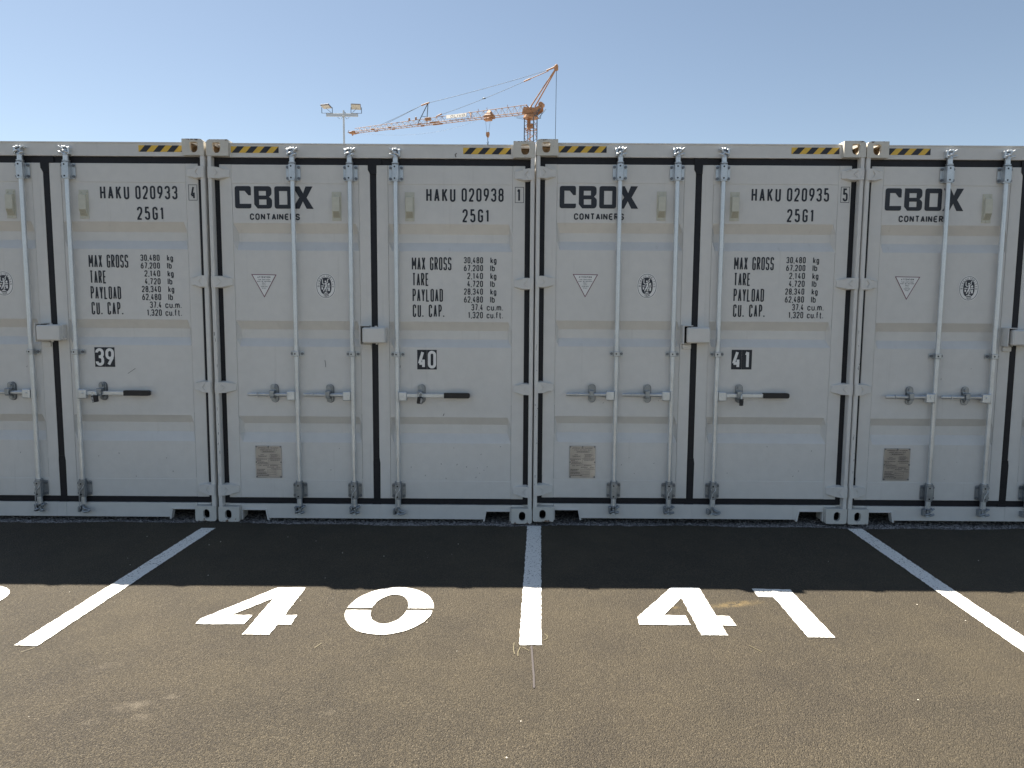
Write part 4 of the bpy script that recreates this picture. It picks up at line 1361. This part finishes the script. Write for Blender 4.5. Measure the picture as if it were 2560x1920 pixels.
def jib_post(mb):
    mb.cyl(C_(15.5, -.45, 26.3), C_(14.35, 0, 28.7), .055, n=6); mb.cyl(C_(14.75, .45, 26.25), C_(14.3, 0, 28.7), .055, n=6)
    mb.cyl(C_(15.05, -.25, 27.15), C_(14.66, .22, 27.15), .035, n=5)
part('jib_post', None, jib_post, M_CABLE, cr)
def turntable(mb):
    mb.cyl((0, 0, 25.5), (0, 0, 25.85), .95, .85, n=20)
    mb.box(-.6, .6, -.5, .5, 25.84, 26.10, .05)
    for x in (-.5, .5):
        for y in (-.42, .42):
            mb.cyl((x, y, 26.05), (x * .4, y, 26.8), .08, n=6)
    for l in (-.5, .5):
        mb.add([C_(1.0, l, 26.0), C_(-.6, l, 25.9), C_(-1.45, l, 26.35), C_(-1.40, l, 26.85), C_(-.7, l, 26.62), C_(.3, l, 26.75), C_(.75, l, 26.9)] + [C_(1.0, l + .06, 26.0), C_(-.6, l + .06, 25.9), C_(-1.45, l + .06, 26.35), C_(-1.40, l + .06, 26.85), C_(-.7, l + .06, 26.62), C_(.3, l + .06, 26.75), C_(.75, l + .06, 26.9)],
               [(0, 1, 2, 3, 4, 5, 6), (13, 12, 11, 10, 9, 8, 7)] + [(i, (i + 1) % 7, 7 + (i + 1) % 7, 7 + i) for i in range(7)])
    mb.cyl(C_(.5, -.5, 26.0), C_(.2, .5, 27.1), .09, n=6); mb.cyl(C_(-.4, -.5, 26.1), C_(.4, -.55, 27.0), .08, n=6)
    mb.cyl(C_(-1.38, -.35, 26.98), C_(-1.38, .35, 26.98), .30, n=18)
    mb.box(-.3, .5, -.5, .1, 24.4, 24.9, .05); mb.box(.25, .58, -.62, -.2, 24.3, 25.5, .04)
tt = part('turntable', None, turntable, M_ORANGE, cr)
def rails(mb):
    for l in (-.6, .6):
        mb.cyl(C_(-.75, l, 25.62), C_(-1.75, l, 26.60), .035, n=5); mb.cyl(C_(-.4, l, 25.7), C_(-1.35, l, 26.35), .03, n=5); mb.cyl(C_(-1.0, l, 25.6), C_(-1.3, l, 26.4), .03, n=5)
        mb.cyl(C_(-.2, l, 25.6), C_(-1.1, l, 25.6), .05, n=5)
    mb.cyl(C_(1.0, 0, 25.75), C_(2.2, 0, 25.95), .03, n=5); mb.cyl(C_(1.1, .3, 25.6), C_(2.0, .3, 25.85), .025, n=5)
part('platform_rail', None, rails, M_CABLE, tt)
def trolley(mb):
    for l in (-.5, .5):
        mb.box(5.0, 6.15, -l - .06, -l + .06, 26.05, 26.35, .03)
        mb.add([C_(5.0, l * 1.1, 26.35), C_(6.0, l * 1.1, 26.35), C_(5.65, l * .3, 27.0), C_(5.4, l * .3, 27.0)], [(0, 1, 2, 3)])
    mb.box(5.3, 6.2, -.4, .4, 25.78, 26.06, .05)
    mb.tube([C_(5.0, -.4, 26.2), C_(4.85, -.4, 25.85), C_(5.2, -.4, 25.75)], .05, 5)
tr = part('trolley', None, trolley, M_ORANGE, cr)
part('hoist_rope', None, lambda mb: [mb.cyl(C_(a, 0, 25.9), C_(b, 0, 24.36), .016, n=5) for a, b in ((6.1, 5.90), (5.42, 5.64))] + [mb.tube([C_(6.9 + (26 - 6.9) * t / 14, 0, 26.05 - 1.05 * math.sin(math.pi * (t / 14) ** .85)) for t in range(15)], .009, 4)], M_CABLE, cr)
hk = part('hook_block', None, lambda mb: mb.xz([[(5.58, 24.38), (5.96, 24.38), (5.97, 24.0), (5.84, 23.74), (5.70, 23.74), (5.57, 24.0)]], -.12, .24, True), M_ORANGE, cr)
def hook(mb):
    mb.cyl((5.77, 0, 23.75), (5.77, 0, 23.22), .045, n=6)
    mb.tube([(5.77 + .10 * math.cos(R(t)), 0, 23.13 + .10 * math.sin(R(t))) for t in range(0, 360, 30)], .04, 5, True)
    mb.box(5.68, 5.86, -.05, .05, 22.78, 22.98, .03)
    mb.tube([(5.77, 0, 23.04), (5.77, 0, 22.6)], .04, 5)
part('hook', None, hook, M_CABLE, hk)
